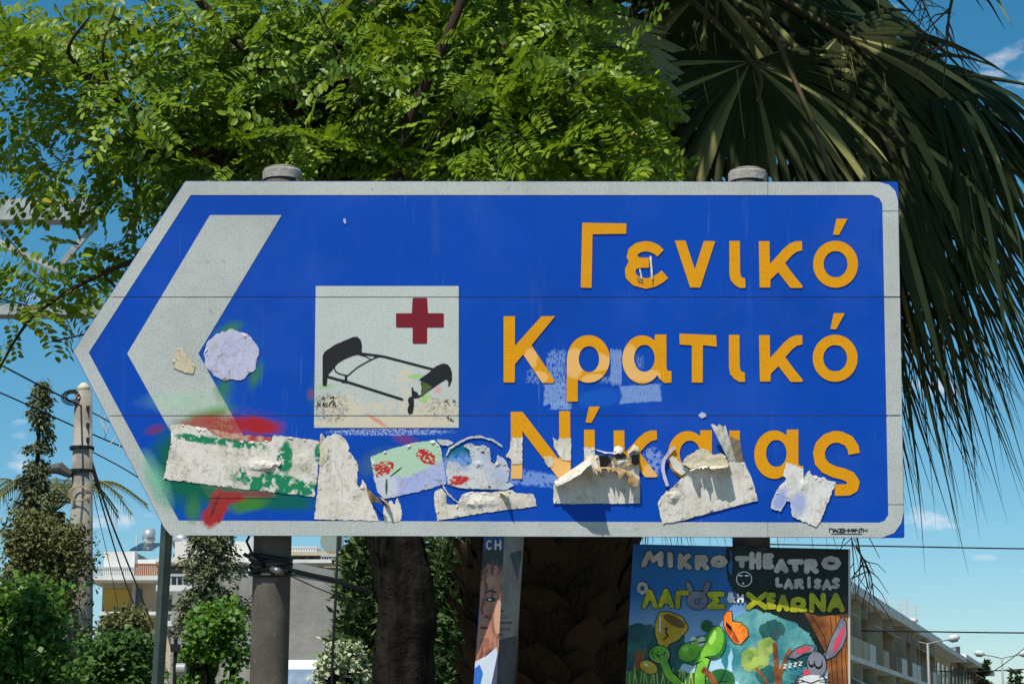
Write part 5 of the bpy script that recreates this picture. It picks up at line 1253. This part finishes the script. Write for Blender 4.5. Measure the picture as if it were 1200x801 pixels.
# small floodlight pole
YL = 14; c = U(206, 747, YL); e = thing('floodlight_pole', 'short black pole with a small pale floodlight among the bushes', 'lamp', (c.x, YL, 0))
MB().tube([(c.x, YL, 0), (c.x, YL, c.z)], .013, 8).build('pole', m_wire, e)
MB().box((c.x-.028, YL-.03, c.z-.09), (c.x+.028, YL+.03, c.z-.04)).build('bracket', m_wire, e)
c2 = U(213, 784, YL-.05); MB().tube([(c2.x-.028, YL-.08, c2.z), (c2.x+.028, YL-.08, c2.z)], .040, 16).build('lamp_head', Mat('lamp_pale', '9A9A96', .4).m, e)

# ================================================================== BUILDINGS
m_wallW = Mat('white_plaster', (.78, .77, .74), .9, .1).var((.64, .62, .58), .8).m
m_wallC = Mat('cream_plaster', (.55, .47, .34), .9, .1).var((.45, .38, .27), .7).m
m_wallY = Mat('ochre_plaster', (.62, .40, .10), .9, .1).m
Mw = Mat('grey_render', (.34, .32, .28), .95, .1).var((.25, .235, .21), .8, .4, .6).bump(3, .02); m_wallG = Mw.m
m_win = Mat('window_glass', (.03, .04, .05), .15, .6).m
m_shut = Mat('grey_shutter', (.25, .25, .24), .6).m
m_rl = Mat('railing_red', (.30, .10, .05), .6).m; m_rg = Mat('railing_grey', (.45, .45, .44), .5).m
m_tile = Mat('roof_tile', (.40, .17, .09), .8).m
m_tank = Mat('tank_metal', (.6, .62, .64), .3, .5, .6).m; m_panel = Mat('solar_panel', (.02, .035, .06), .2, .6).m
m_awn = Mat('awning_cream', (.62, .55, .38), .9).m; m_awnb = Mat('awning_brown', (.20, .12, .08), .9).m
def rect(e, name, px0, py0, px1, py1, Y, depth, mat, proud=0):
    a = U(px0, py0, Y); b = U(px1, py1, Y)
    return MB().box((a.x, Y-proud, b.z), (b.x, Y-proud+depth, a.z)).build(name, mat, e)
def rails(e, px0, py0, px1, py1, Y, mat, step=3, name='railing'):
    a = U(px0, py0, Y); b = U(px1, py1, Y); mb = MB(); k = Y/F
    mb.box((a.x, Y-.04, a.z-.06), (b.x, Y+.02, a.z))
    x = a.x
    while x < b.x: mb.box((x, Y-.02, b.z), (x+.03, Y+.01, a.z-.06)); x += step*k
    return mb.build(name, mat, e)
# 1 white house with solar heater
c = U(150, 801, 60); e = thing('white_house', 'white box-topped house with red-brown railing and a solar water heater on the roof', 'house', (c.x, 60, 0))
def down(e, name, px0, py0, px1, Y, depth, mat):
    a = U(px0, py0, Y); b = U(px1, py0, Y); return MB().box((a.x, Y, 0), (b.x, Y+depth, a.z)).build(name, mat, e)
down(e, 'wall', 121, 664, 205, 60, 8, m_wallC); rect(e, 'rooftop_room', 122, 646, 157, 676, 59.98, 4, m_wallW); rect(e, 'rooftop_room', 157, 655, 182, 676, 60.1, 4, m_wallW)
rect(e, 'roof_slab', 98, 674, 205, 679, 58.7, 6, m_wallW)
rect(e, 'balcony_slab', 118, 716, 184, 720, 58.7, 2, m_wallW)
rails(e, 98, 664, 158, 674, 58.75, m_rg, 2.2); rails(e, 158, 660, 186, 674, 58.75, m_rl, 2.2)
rect(e, 'ochre_wall', 122, 690, 153, 716, 60, .1, m_wallY, .05); rect(e, 'window', 126, 722, 150, 745, 60, .1, m_shut, .06); rect(e, 'door', 157, 690, 166, 716, 60, .1, m_win, .06); rect(e, 'drain_pipe', 156, 679, 158, 750, 60, .1, m_rg, .16)
s1, s2 = U(152, 645, 60.4), U(176, 627, 62); 
tkc = thing('solar_water_heater', 'tilted dark solar panel and tank on the white house roof', 'water heater', (s1.x, 60.4, s1.z))
MB().obox(s1, Vector((.62, 0, 0)), Vector((.12, 1.2, .30)), Vector((0, -.03, .04))).build('collector', m_panel, tkc)
MB().tube([U(168, 627, 61.8), U(181, 627, 61.8)], .20, 14).build('tank', m_tank, tkc, True)
fm = MB()
for px in (160, 169, 179): fm.tube([U(px, 646, 61.8), U(px, 628, 61.9)], .025, 5)
fm.tube([U(158, 646, 61), U(181, 632, 61.8)], .02, 5); fm.build('stand', m_rg, tkc)
# 2 balconied building behind spruce
c = U(240, 801, 52); e = thing('balcony_house', 'long cream house with striped balconies behind the small conifer', 'house', (c.x, 52, 0))
down(e, 'wall', 186, 655, 300, 52, 9, m_wallC)
rect(e, 'upper_room', 205, 634, 300, 662, 53.5, 5, m_wallW)
rect(e, 'roof_slab', 183, 653, 300, 658, 50.9, 3, m_wallW); rect(e, 'balcony_slab', 183, 685, 300, 692, 50.6, 2, m_wallW); rect(e, 'balcony_slab', 183, 727, 300, 733, 50.6, 2, m_wallW)
rails(e, 186, 672, 298, 685, 50.62, m_rg, 7); rails(e, 186, 716, 298, 727, 50.62, m_rg, 7)
rect(e, 'awning', 205, 655, 245, 660, 50.7, 1.2, m_awn); rect(e, 'awning', 262, 692, 300, 700, 50.5, 1.4, m_awn)
for x0, x1 in ((200, 212), (222, 240), (262, 270), (276, 290)):
    rect(e, 'window', x0, 664, x1, 684, 52, .1, m_win, .05); rect(e, 'window', x0-2, 702, x1+2, 727, 52, .1, m_win, .05)
rect(e, 'pillar', 292, 630, 300, 700, 50.8, .3, m_wallW); rect(e, 'wall_panel', 213, 700, 219, 727, 52, .1, m_wallW, .12)
pa = U(203, 652, 54); 
t_ = thing('solar_water_heater', 'solar heater with stand on the cream house roof right of the slim post', 'water heater', (pa.x, 54, pa.z))
MB().obox(pa, Vector((.75, 0, 0)), Vector((0, 1, .5)), Vector((0, -.03, .04))).build('collector', m_panel, t_); MB().tube([U(203, 632, 54.6), U(222, 632, 54.6)], .16, 12).build('tank', m_tank, t_, True)
fm = MB()
for px in (204, 212, 221): fm.tube([U(px, 655, 54.5), U(px, 634, 54.6)], .025, 5)
fm.build('stand', m_rg, t_)
# 3 grey blank wall building and terraced flats behind
c = U(385, 801, 40); e = thing('grey_wall_building', 'low building with a blank grey rendered side wall', 'building', (c.x, 40, 0))
a, b = U(338, 664, 38), U(436, 684, 38.1)
mb = MB(); th_ = Vector((-3.0, 6, 0))
vv = [Vector((a.x, a.y, 0)), Vector((b.x, b.y, 0)), Vector((b.x, b.y, b.z)), Vector((a.x, a.y, a.z))]
vv += [v+th_ for v in vv]
obj('wall', vv, [(0,1,2,3),(5,4,7,6),(1,5,6,2),(4,0,3,7),(3,2,6,7)], m_wallG, e)
d_ = (vv[1]-vv[0]).normalized(); o_ = vv[3]+Vector((0, -.06, -.02))-d_*.05
MB().obox(o_, (vv[2]-vv[3])+d_*.1, Vector((0, .3, 0)), Vector((0, 0, .12))).build('coping', Mat('coping', (.27, .26, .24), .9).m, e)
c = U(375, 801, 75); e = thing('terraced_flats', 'pale terraced flats stepping down behind the grey wall', 'building', (c.x, 75, 0))
down(e, 'wall', 336, 640, 372, 75, 8, m_wallW); down(e, 'wall', 372, 650, 405, 75.5, 8, m_wallC); down(e, 'wall', 405, 662, 418, 76, 8, m_wallC)
rect(e, 'balcony_slab', 330, 646, 400, 650, 73.8, 1.5, m_wallC); rect(e, 'balcony_slab', 330, 655, 412, 659, 73.5, 1.5, m_wallW)
rails(e, 338, 641, 376, 646, 73.85, m_rg, 3); rails(e, 376, 650, 408, 655, 73.55, m_rg, 3)
for x0 in (342, 352, 363, 380, 392): rect(e, 'window', x0, 648 if x0 < 372 else 651, x0+5, 656, 75, .2, m_win, .1)
for i, (px, pt) in enumerate(((422, 640), (426, 644))):
    a = U(px, 676, 70); b = U(px, pt, 70); an = thing('roof_antenna', 'thin roof aerial just left of the locust trunk, %s' % ('taller one' if i == 0 else 'shorter one'), 'antenna', tuple(Vector((a.x, 70, a.z))))
    MB().tube([Vector((a.x, 70, 0)) + Vector((0, 0, a.z)), b], .03, 5).build('mast', m_rg, an); MB().box((b.x-.3, 69.98, b.z-.3), (b.x+.3, 70.02, b.z-.26)).box((b.x-.2, 69.98, b.z-.12), (b.x+.2, 70.02, b.z-.08)).build('crossbars', m_rg, an)
# 4 street of flats at right: facade receding to the right
vpx = 1313
fd_ = U(vpx, 883.5, 100); fdir = Vector((fd_.x, 100, 0)).normalized()
m_wallD = Mat('dark_brown_stucco', (.22, .17, .12), .9, .1).var((.27, .22, .18), 1).m  # dark brown plaster with paler patches
def flats(label, px0, py0, Y0, length, floors, seed, fl_h=2.95, mat=None):
    P0 = U(px0, py0, Y0); H_ = P0.z; b0 = Vector((P0.x, P0.y, 0)); r = random.Random(seed)
    e = thing('apartment_building', label, 'building', tuple(b0), 'blocks of flats along the street at right')
    inn = Vector((fdir.y, -fdir.x, 0)); inn = Vector((fdir.y*1, -fdir.x, 0))   # to the right of the street wall
    left = -inn
    depth = inn*12
    # facade faces left/toward the viewer, body lies to the right... seen face is towards -x side
    MB().obox(b0, fdir*length, depth*-1, Vector((0, 0, H_-.35))).build('wall', mat or m_wallC, e)
    out = inn
    MB().obox(b0+out*0.0+Vector((0, 0, H_-.35)), fdir*length, out*1.5, Vector((0, 0, .5))).build('roof_slab', m_wallW, e)
    MB().obox(b0+Vector((0, 0, H_-.33)), fdir*length, out*-12, Vector((0, 0, .3))).build('roof', m_wallW, e)
    for k in range(1, floors):
        z = H_-.35-k*fl_h
        MB().obox(b0+out*.003+Vector((0, 0, z)), fdir*length, out*1.4, Vector((0, 0, .22))).build('balcony_slab', m_wallW, e)
        s = 0
        while s < length-2:
            w_ = r.uniform(2.4, 3.8); w_ = min(w_, length-s)
            if r.random() < .8: MB().obox(b0+out*1.35+fdir*s+Vector((0, 0, z+.22)), fdir*(w_-.25), out*.05, Vector((0, 0, .85))).build('balcony_front', r.choice([m_wallD, m_rg, m_wallC, m_awnb]), e)
            MB().obox(b0+out*.01+fdir*(s+.5)+Vector((0, 0, z+.25)), fdir*1.5, out*.05, Vector((0, 0, 2.1))).build('window', m_win, e)
            MB().obox(b0+out*.01+fdir*(s+2.1)+Vector((0, 0, z+.25)), fdir*.7, out*.05, Vector((0, 0, 2.1))).build('window', m_shut, e)
            if r.random() < .8: MB().obox(b0+out*.1+fdir*(s+.2)+Vector((0, 0, z+fl_h-.15)), fdir*(w_-.4), out*1.6-Vector((0, 0, .9)), Vector((0, 0, .04))).build('awning', r.choice([m_awn, m_awnb, m_awnb]), e)
            if r.random() < .5: MB().obox(b0+out*.01+fdir*(s+w_-.12)+Vector((0, 0, z+.22)), fdir*.12, out*1.33, Vector((0, 0, fl_h-.24))).build('dividing_wall', m_wallC, e)
            s += w_
    return e, b0, H_, out
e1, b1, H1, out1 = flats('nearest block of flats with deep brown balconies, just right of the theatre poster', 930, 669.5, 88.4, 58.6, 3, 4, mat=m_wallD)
P_ = b1+fdir*42; 
def flats_at(label, s, Hd, length, floors, seed, mat):
    p = b1+fdir*s; global _h
    # place by distance along the same street line
    e = None
    P0 = Vector((p.x, p.y, Hd))
    py_dummy = None
    e = thing('apartment_building', label, 'building', (p.x, p.y, 0), 'blocks of flats along the street at right')
    r = random.Random(seed)
    MB().obox(p, fdir*length, out1*-12, Vector((0, 0, Hd-.35))).build('wall', mat, e)
    MB().obox(p+Vector((0, 0, Hd-.33)), fdir*length, out1*-12, Vector((0, 0, .3))).build('roof', m_wallW, e)
    for k in range(floors):
        z = Hd-.35-k*2.95
        MB().obox(p+out1*.003+Vector((0, 0, z)), fdir*length, out1*1.3, Vector((0, 0, .35))).build('balcony_slab', m_wallW, e)
        for q in range(int(length/4)):
            MB().obox(p+out1*.01+fdir*(q*4+1)+Vector((0, 0, z-2.6)), fdir*1.8, out1*.05, Vector((0, 0, 2.1))).build('window', m_win, e)
            if r.random() < .5: MB().obox(p+out1*.1+fdir*(q*4+.5)+Vector((0, 0, z-.1)), fdir*3, out1*1.6-Vector((0, 0, 1.0)), Vector((0, 0, .04))).build('awning', r.choice([m_awn, m_awnb]), e)
    return e
flats_at('middle block of flats with a tiled rooftop hut, behind the first street lamp', 59, 9.1, 26, 3, 5, m_wallC)
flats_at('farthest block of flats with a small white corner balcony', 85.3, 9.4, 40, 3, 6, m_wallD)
p = b1+fdir*61+Vector((0, 0, 9.1)); hut = thing('rooftop_hut', 'small rooftop hut with red-brown tiles above the middle flats', 'hut', tuple(p))
MB().obox(p-out1*2, fdir*6, out1*1.6, Vector((0, 0, .7))).build('wall', m_wallC, hut); MB().obox(p-out1*2.2+Vector((0, 0, .7)), fdir*6.6, out1*2.2, Vector((0, 0, .25))).build('roof', m_tile, hut)
p = b1+fdir*55+Vector((0, 0, H1+.15)); ch = thing('chimney', 'stubby cream chimney at the end of the nearest roof', 'chimney', tuple(p)); MB().obox(p-out1, fdir*2, out1*1, Vector((0, 0, 1.1))).build('stack', m_wallC, ch); MB().obox(p-out1*1.1-fdir*.1+Vector((0, 0, 1.1)), fdir*2.2, out1*1.2, Vector((0, 0, .15))).build('cap', m_wallW, ch)
for i, (px, pt, pbm, lab) in enumerate([(1039, 700, 722, 'leftmost roof aerial with a thick lattice head'), (1055, 706, 730, 'short roof aerial second from the left'), (1062.5, 700, 733, 'tall roof aerial in the middle of the row'), (1073, 708, 735, 'rightmost slim roof aerial of the row')]):
    Ya = 128+i*5; a = U(px, pbm+6, Ya); b = U(px, pt, Ya)
    an = thing('roof_antenna', lab+' on the flats at right', 'antenna', tuple(a)); MB().tube([a, b], .05, 5).build('mast', m_rg, an)
    mb = MB()
    for j in range(4): z = b.z-.12-j*.3; w_ = .6-.08*j+.15*(j == 0); mb.box((b.x-w_, Ya-.02, z), (b.x+w_*.5, Ya+.02, z+.05))
    mb.build('crossbars', m_rg, an)
# balcony box at the far corner
p = U(1101, 766, 178); bq = thing('corner_balcony', 'small white rounded balcony box jutting from the farthest flats', 'balcony', (p.x, 178, p.z))
a, b = U(1101, 766, 178), U(1125, 775, 178)
MB().box((a.x, 178, b.z), (b.x, 181, a.z)).build('parapet', m_wallW, bq); rails(bq, 1101, 760, 1125, 766, 178, m_rg, 1.6); rect(bq, 'recess_dark_block', 1120, 757, 1125.5, 777, 178, 2, m_win, .1)  # a dark block stands in for the darkness of a recess
# street lamps with two arms
m_lp = Mat('lamp_post_grey', '8A8C8C', .5, .4).m; m_lh = Mat('lamp_head_white', 'C6C8C6', .5, .3).m; m_lg = Mat('lamp_glass', (.25, .25, .22), .2, .5).m
def lamp(label, px, py, Y, halfpx):
    t = U(px, py, Y); k = Y/F; w = halfpx*k
    e = thing('street_lamp', label, 'street lamp', (t.x, Y, 0), 'double-armed street lamps along the street')
    MB().tube([(t.x, Y, 0), (t.x, Y, t.z*.5), (t.x, Y, t.z)], [.12, .09, .07], 10).build('post', m_lp, e, True)
    for s in (-1, 1):
        q = curve_pts([(t.x, Y, t.z-.05), (t.x+s*w*.35, Y, t.z+.10), (t.x+s*w*.75, Y, t.z+.22)], 5); MB().tube(q, .045, 6).build('arm', m_lp, e, True)
        h0 = Vector((t.x+s*w*.62, Y, t.z+.22)); h1 = Vector((t.x+s*w, Y, t.z+.36))
        MB().tube([h0, h0+(h1-h0)*.25, h0+(h1-h0)*.7, h1], [.08, .22, .20, .06], 10).build('lamp_head', m_lh, e, True)
        MB().tube([h0+(h1-h0)*.3-Vector((0, 0, .10)), h0+(h1-h0)*.8-Vector((0, 0, .10))], .14, 8).build('lamp_glass', m_lg, e, True)
lamp('nearer double-armed street lamp in front of the flats', 1087, 753, 125, 38)
lamp('farther double-armed street lamp at the right edge against the sky', 1174, 770, 150, 32)
c = U(1140, 801, 200); e = thing('ochre_house', 'far low ochre house with a white tank on its roof near the right edge', 'house', (c.x, 200, 0))
down(e, 'wall', 1108, 795, 1150, 200, 10, m_wallY); rect(e, 'roof_slab', 1106, 792, 1152, 795.2, 199, 11, m_wallC); rect(e, 'roof_tank', 1114, 779, 1119, 792, 203, 2, m_tank); rect(e, 'chimney', 1133, 787, 1139, 792, 203, 1, m_wallC)
# parked van glimpsed right of the left post
YV = 22; m_van = Mat('white_van_paint', (.72, .73, .74), .3, .5).m
Mgl = Mat('windscreen', (.20, .28, .38), .08, .8).var((.35, .42, .5), 5, .4, .6); m_gl = Mgl.m
vx = U(402, 770, YV).x; ztop = U(352, 768, YV).z; e = thing('parked_van', 'white van with a bluish windscreen glimpsed between the left post and the flowering bush', 'van', (vx, YV, 0))
def loft(prof, x0, x1, name, m, inset=.08):
    # prof: side outline (y forward negative, z); narrower towards the roof
    V = []; n = len(prof); zm = max(z for _, z in prof)
    for x, s in ((x0, 1), (x1, -1)):
        for y, z in prof: V.append((x+s*inset*max(0, (z-1.1)/(zm-1.1)), YV+y, z))
    Fc = [tuple(range(n)), tuple(reversed(range(n, 2*n)))]+[(i, i+n, (i+1) % n+n, (i+1) % n) for i in range(n)]
    return obj(name, V, Fc, m, e)
zt_ = ztop
loft([(0, .35), (0, 1.0), (.10, 1.2), (.42, zt_-.10), (.55, zt_-.02), (.9, zt_), (5.0, zt_), (5.15, zt_-.2), (5.2, .35)], vx-1.0, vx+1.0, 'body', m_van)
g = [(vx-.86, YV+.12, 1.25), (vx+.86, YV+.12, 1.25), (vx+.80, YV+.415, zt_-.12), (vx-.80, YV+.415, zt_-.12)]
obj('windscreen', [(x, y-.02, z) for x, y, z in g]+[(x, y-.005, z-.005) for x, y, z in g], [(0,1,2,3),(7,6,5,4),(0,4,5,1),(1,5,6,2),(2,6,7,3),(3,7,4,0)], m_gl, e)
for sx in (-.9, .9):
    for sy in (.9, 4.2):
        w_ = MB().tube([(vx+sx-.1, YV+sy, .34), (vx+sx+.1, YV+sy, .34)], .34, 20).build('wheel', m_rubber, e); MB().tube([(vx+sx-.11, YV+sy, .34), (vx+sx+.11, YV+sy, .34)], .18, 14).build('rim', m_lp, w_)
    MB().box((vx+sx*.8-.14, YV-.02, .72), (vx+sx*.8+.14, YV+.04, .90)).build('headlight', m_lg, e)
    MB().box((vx+sx*1.18-.07, YV+.5, 1.2), (vx+sx*1.18+.07, YV+.6, 1.5)).build('mirror', m_rubber, e)
MB().box((vx-.98, YV-.08, .32), (vx+.98, YV+.05, .52)).build('bumper', m_rubber, e)
MB().tube([(vx-.5, YV+.06, 1.25), (vx+.2, YV+.10, 1.42)], .012, 5).build('wiper', m_rubber, e)
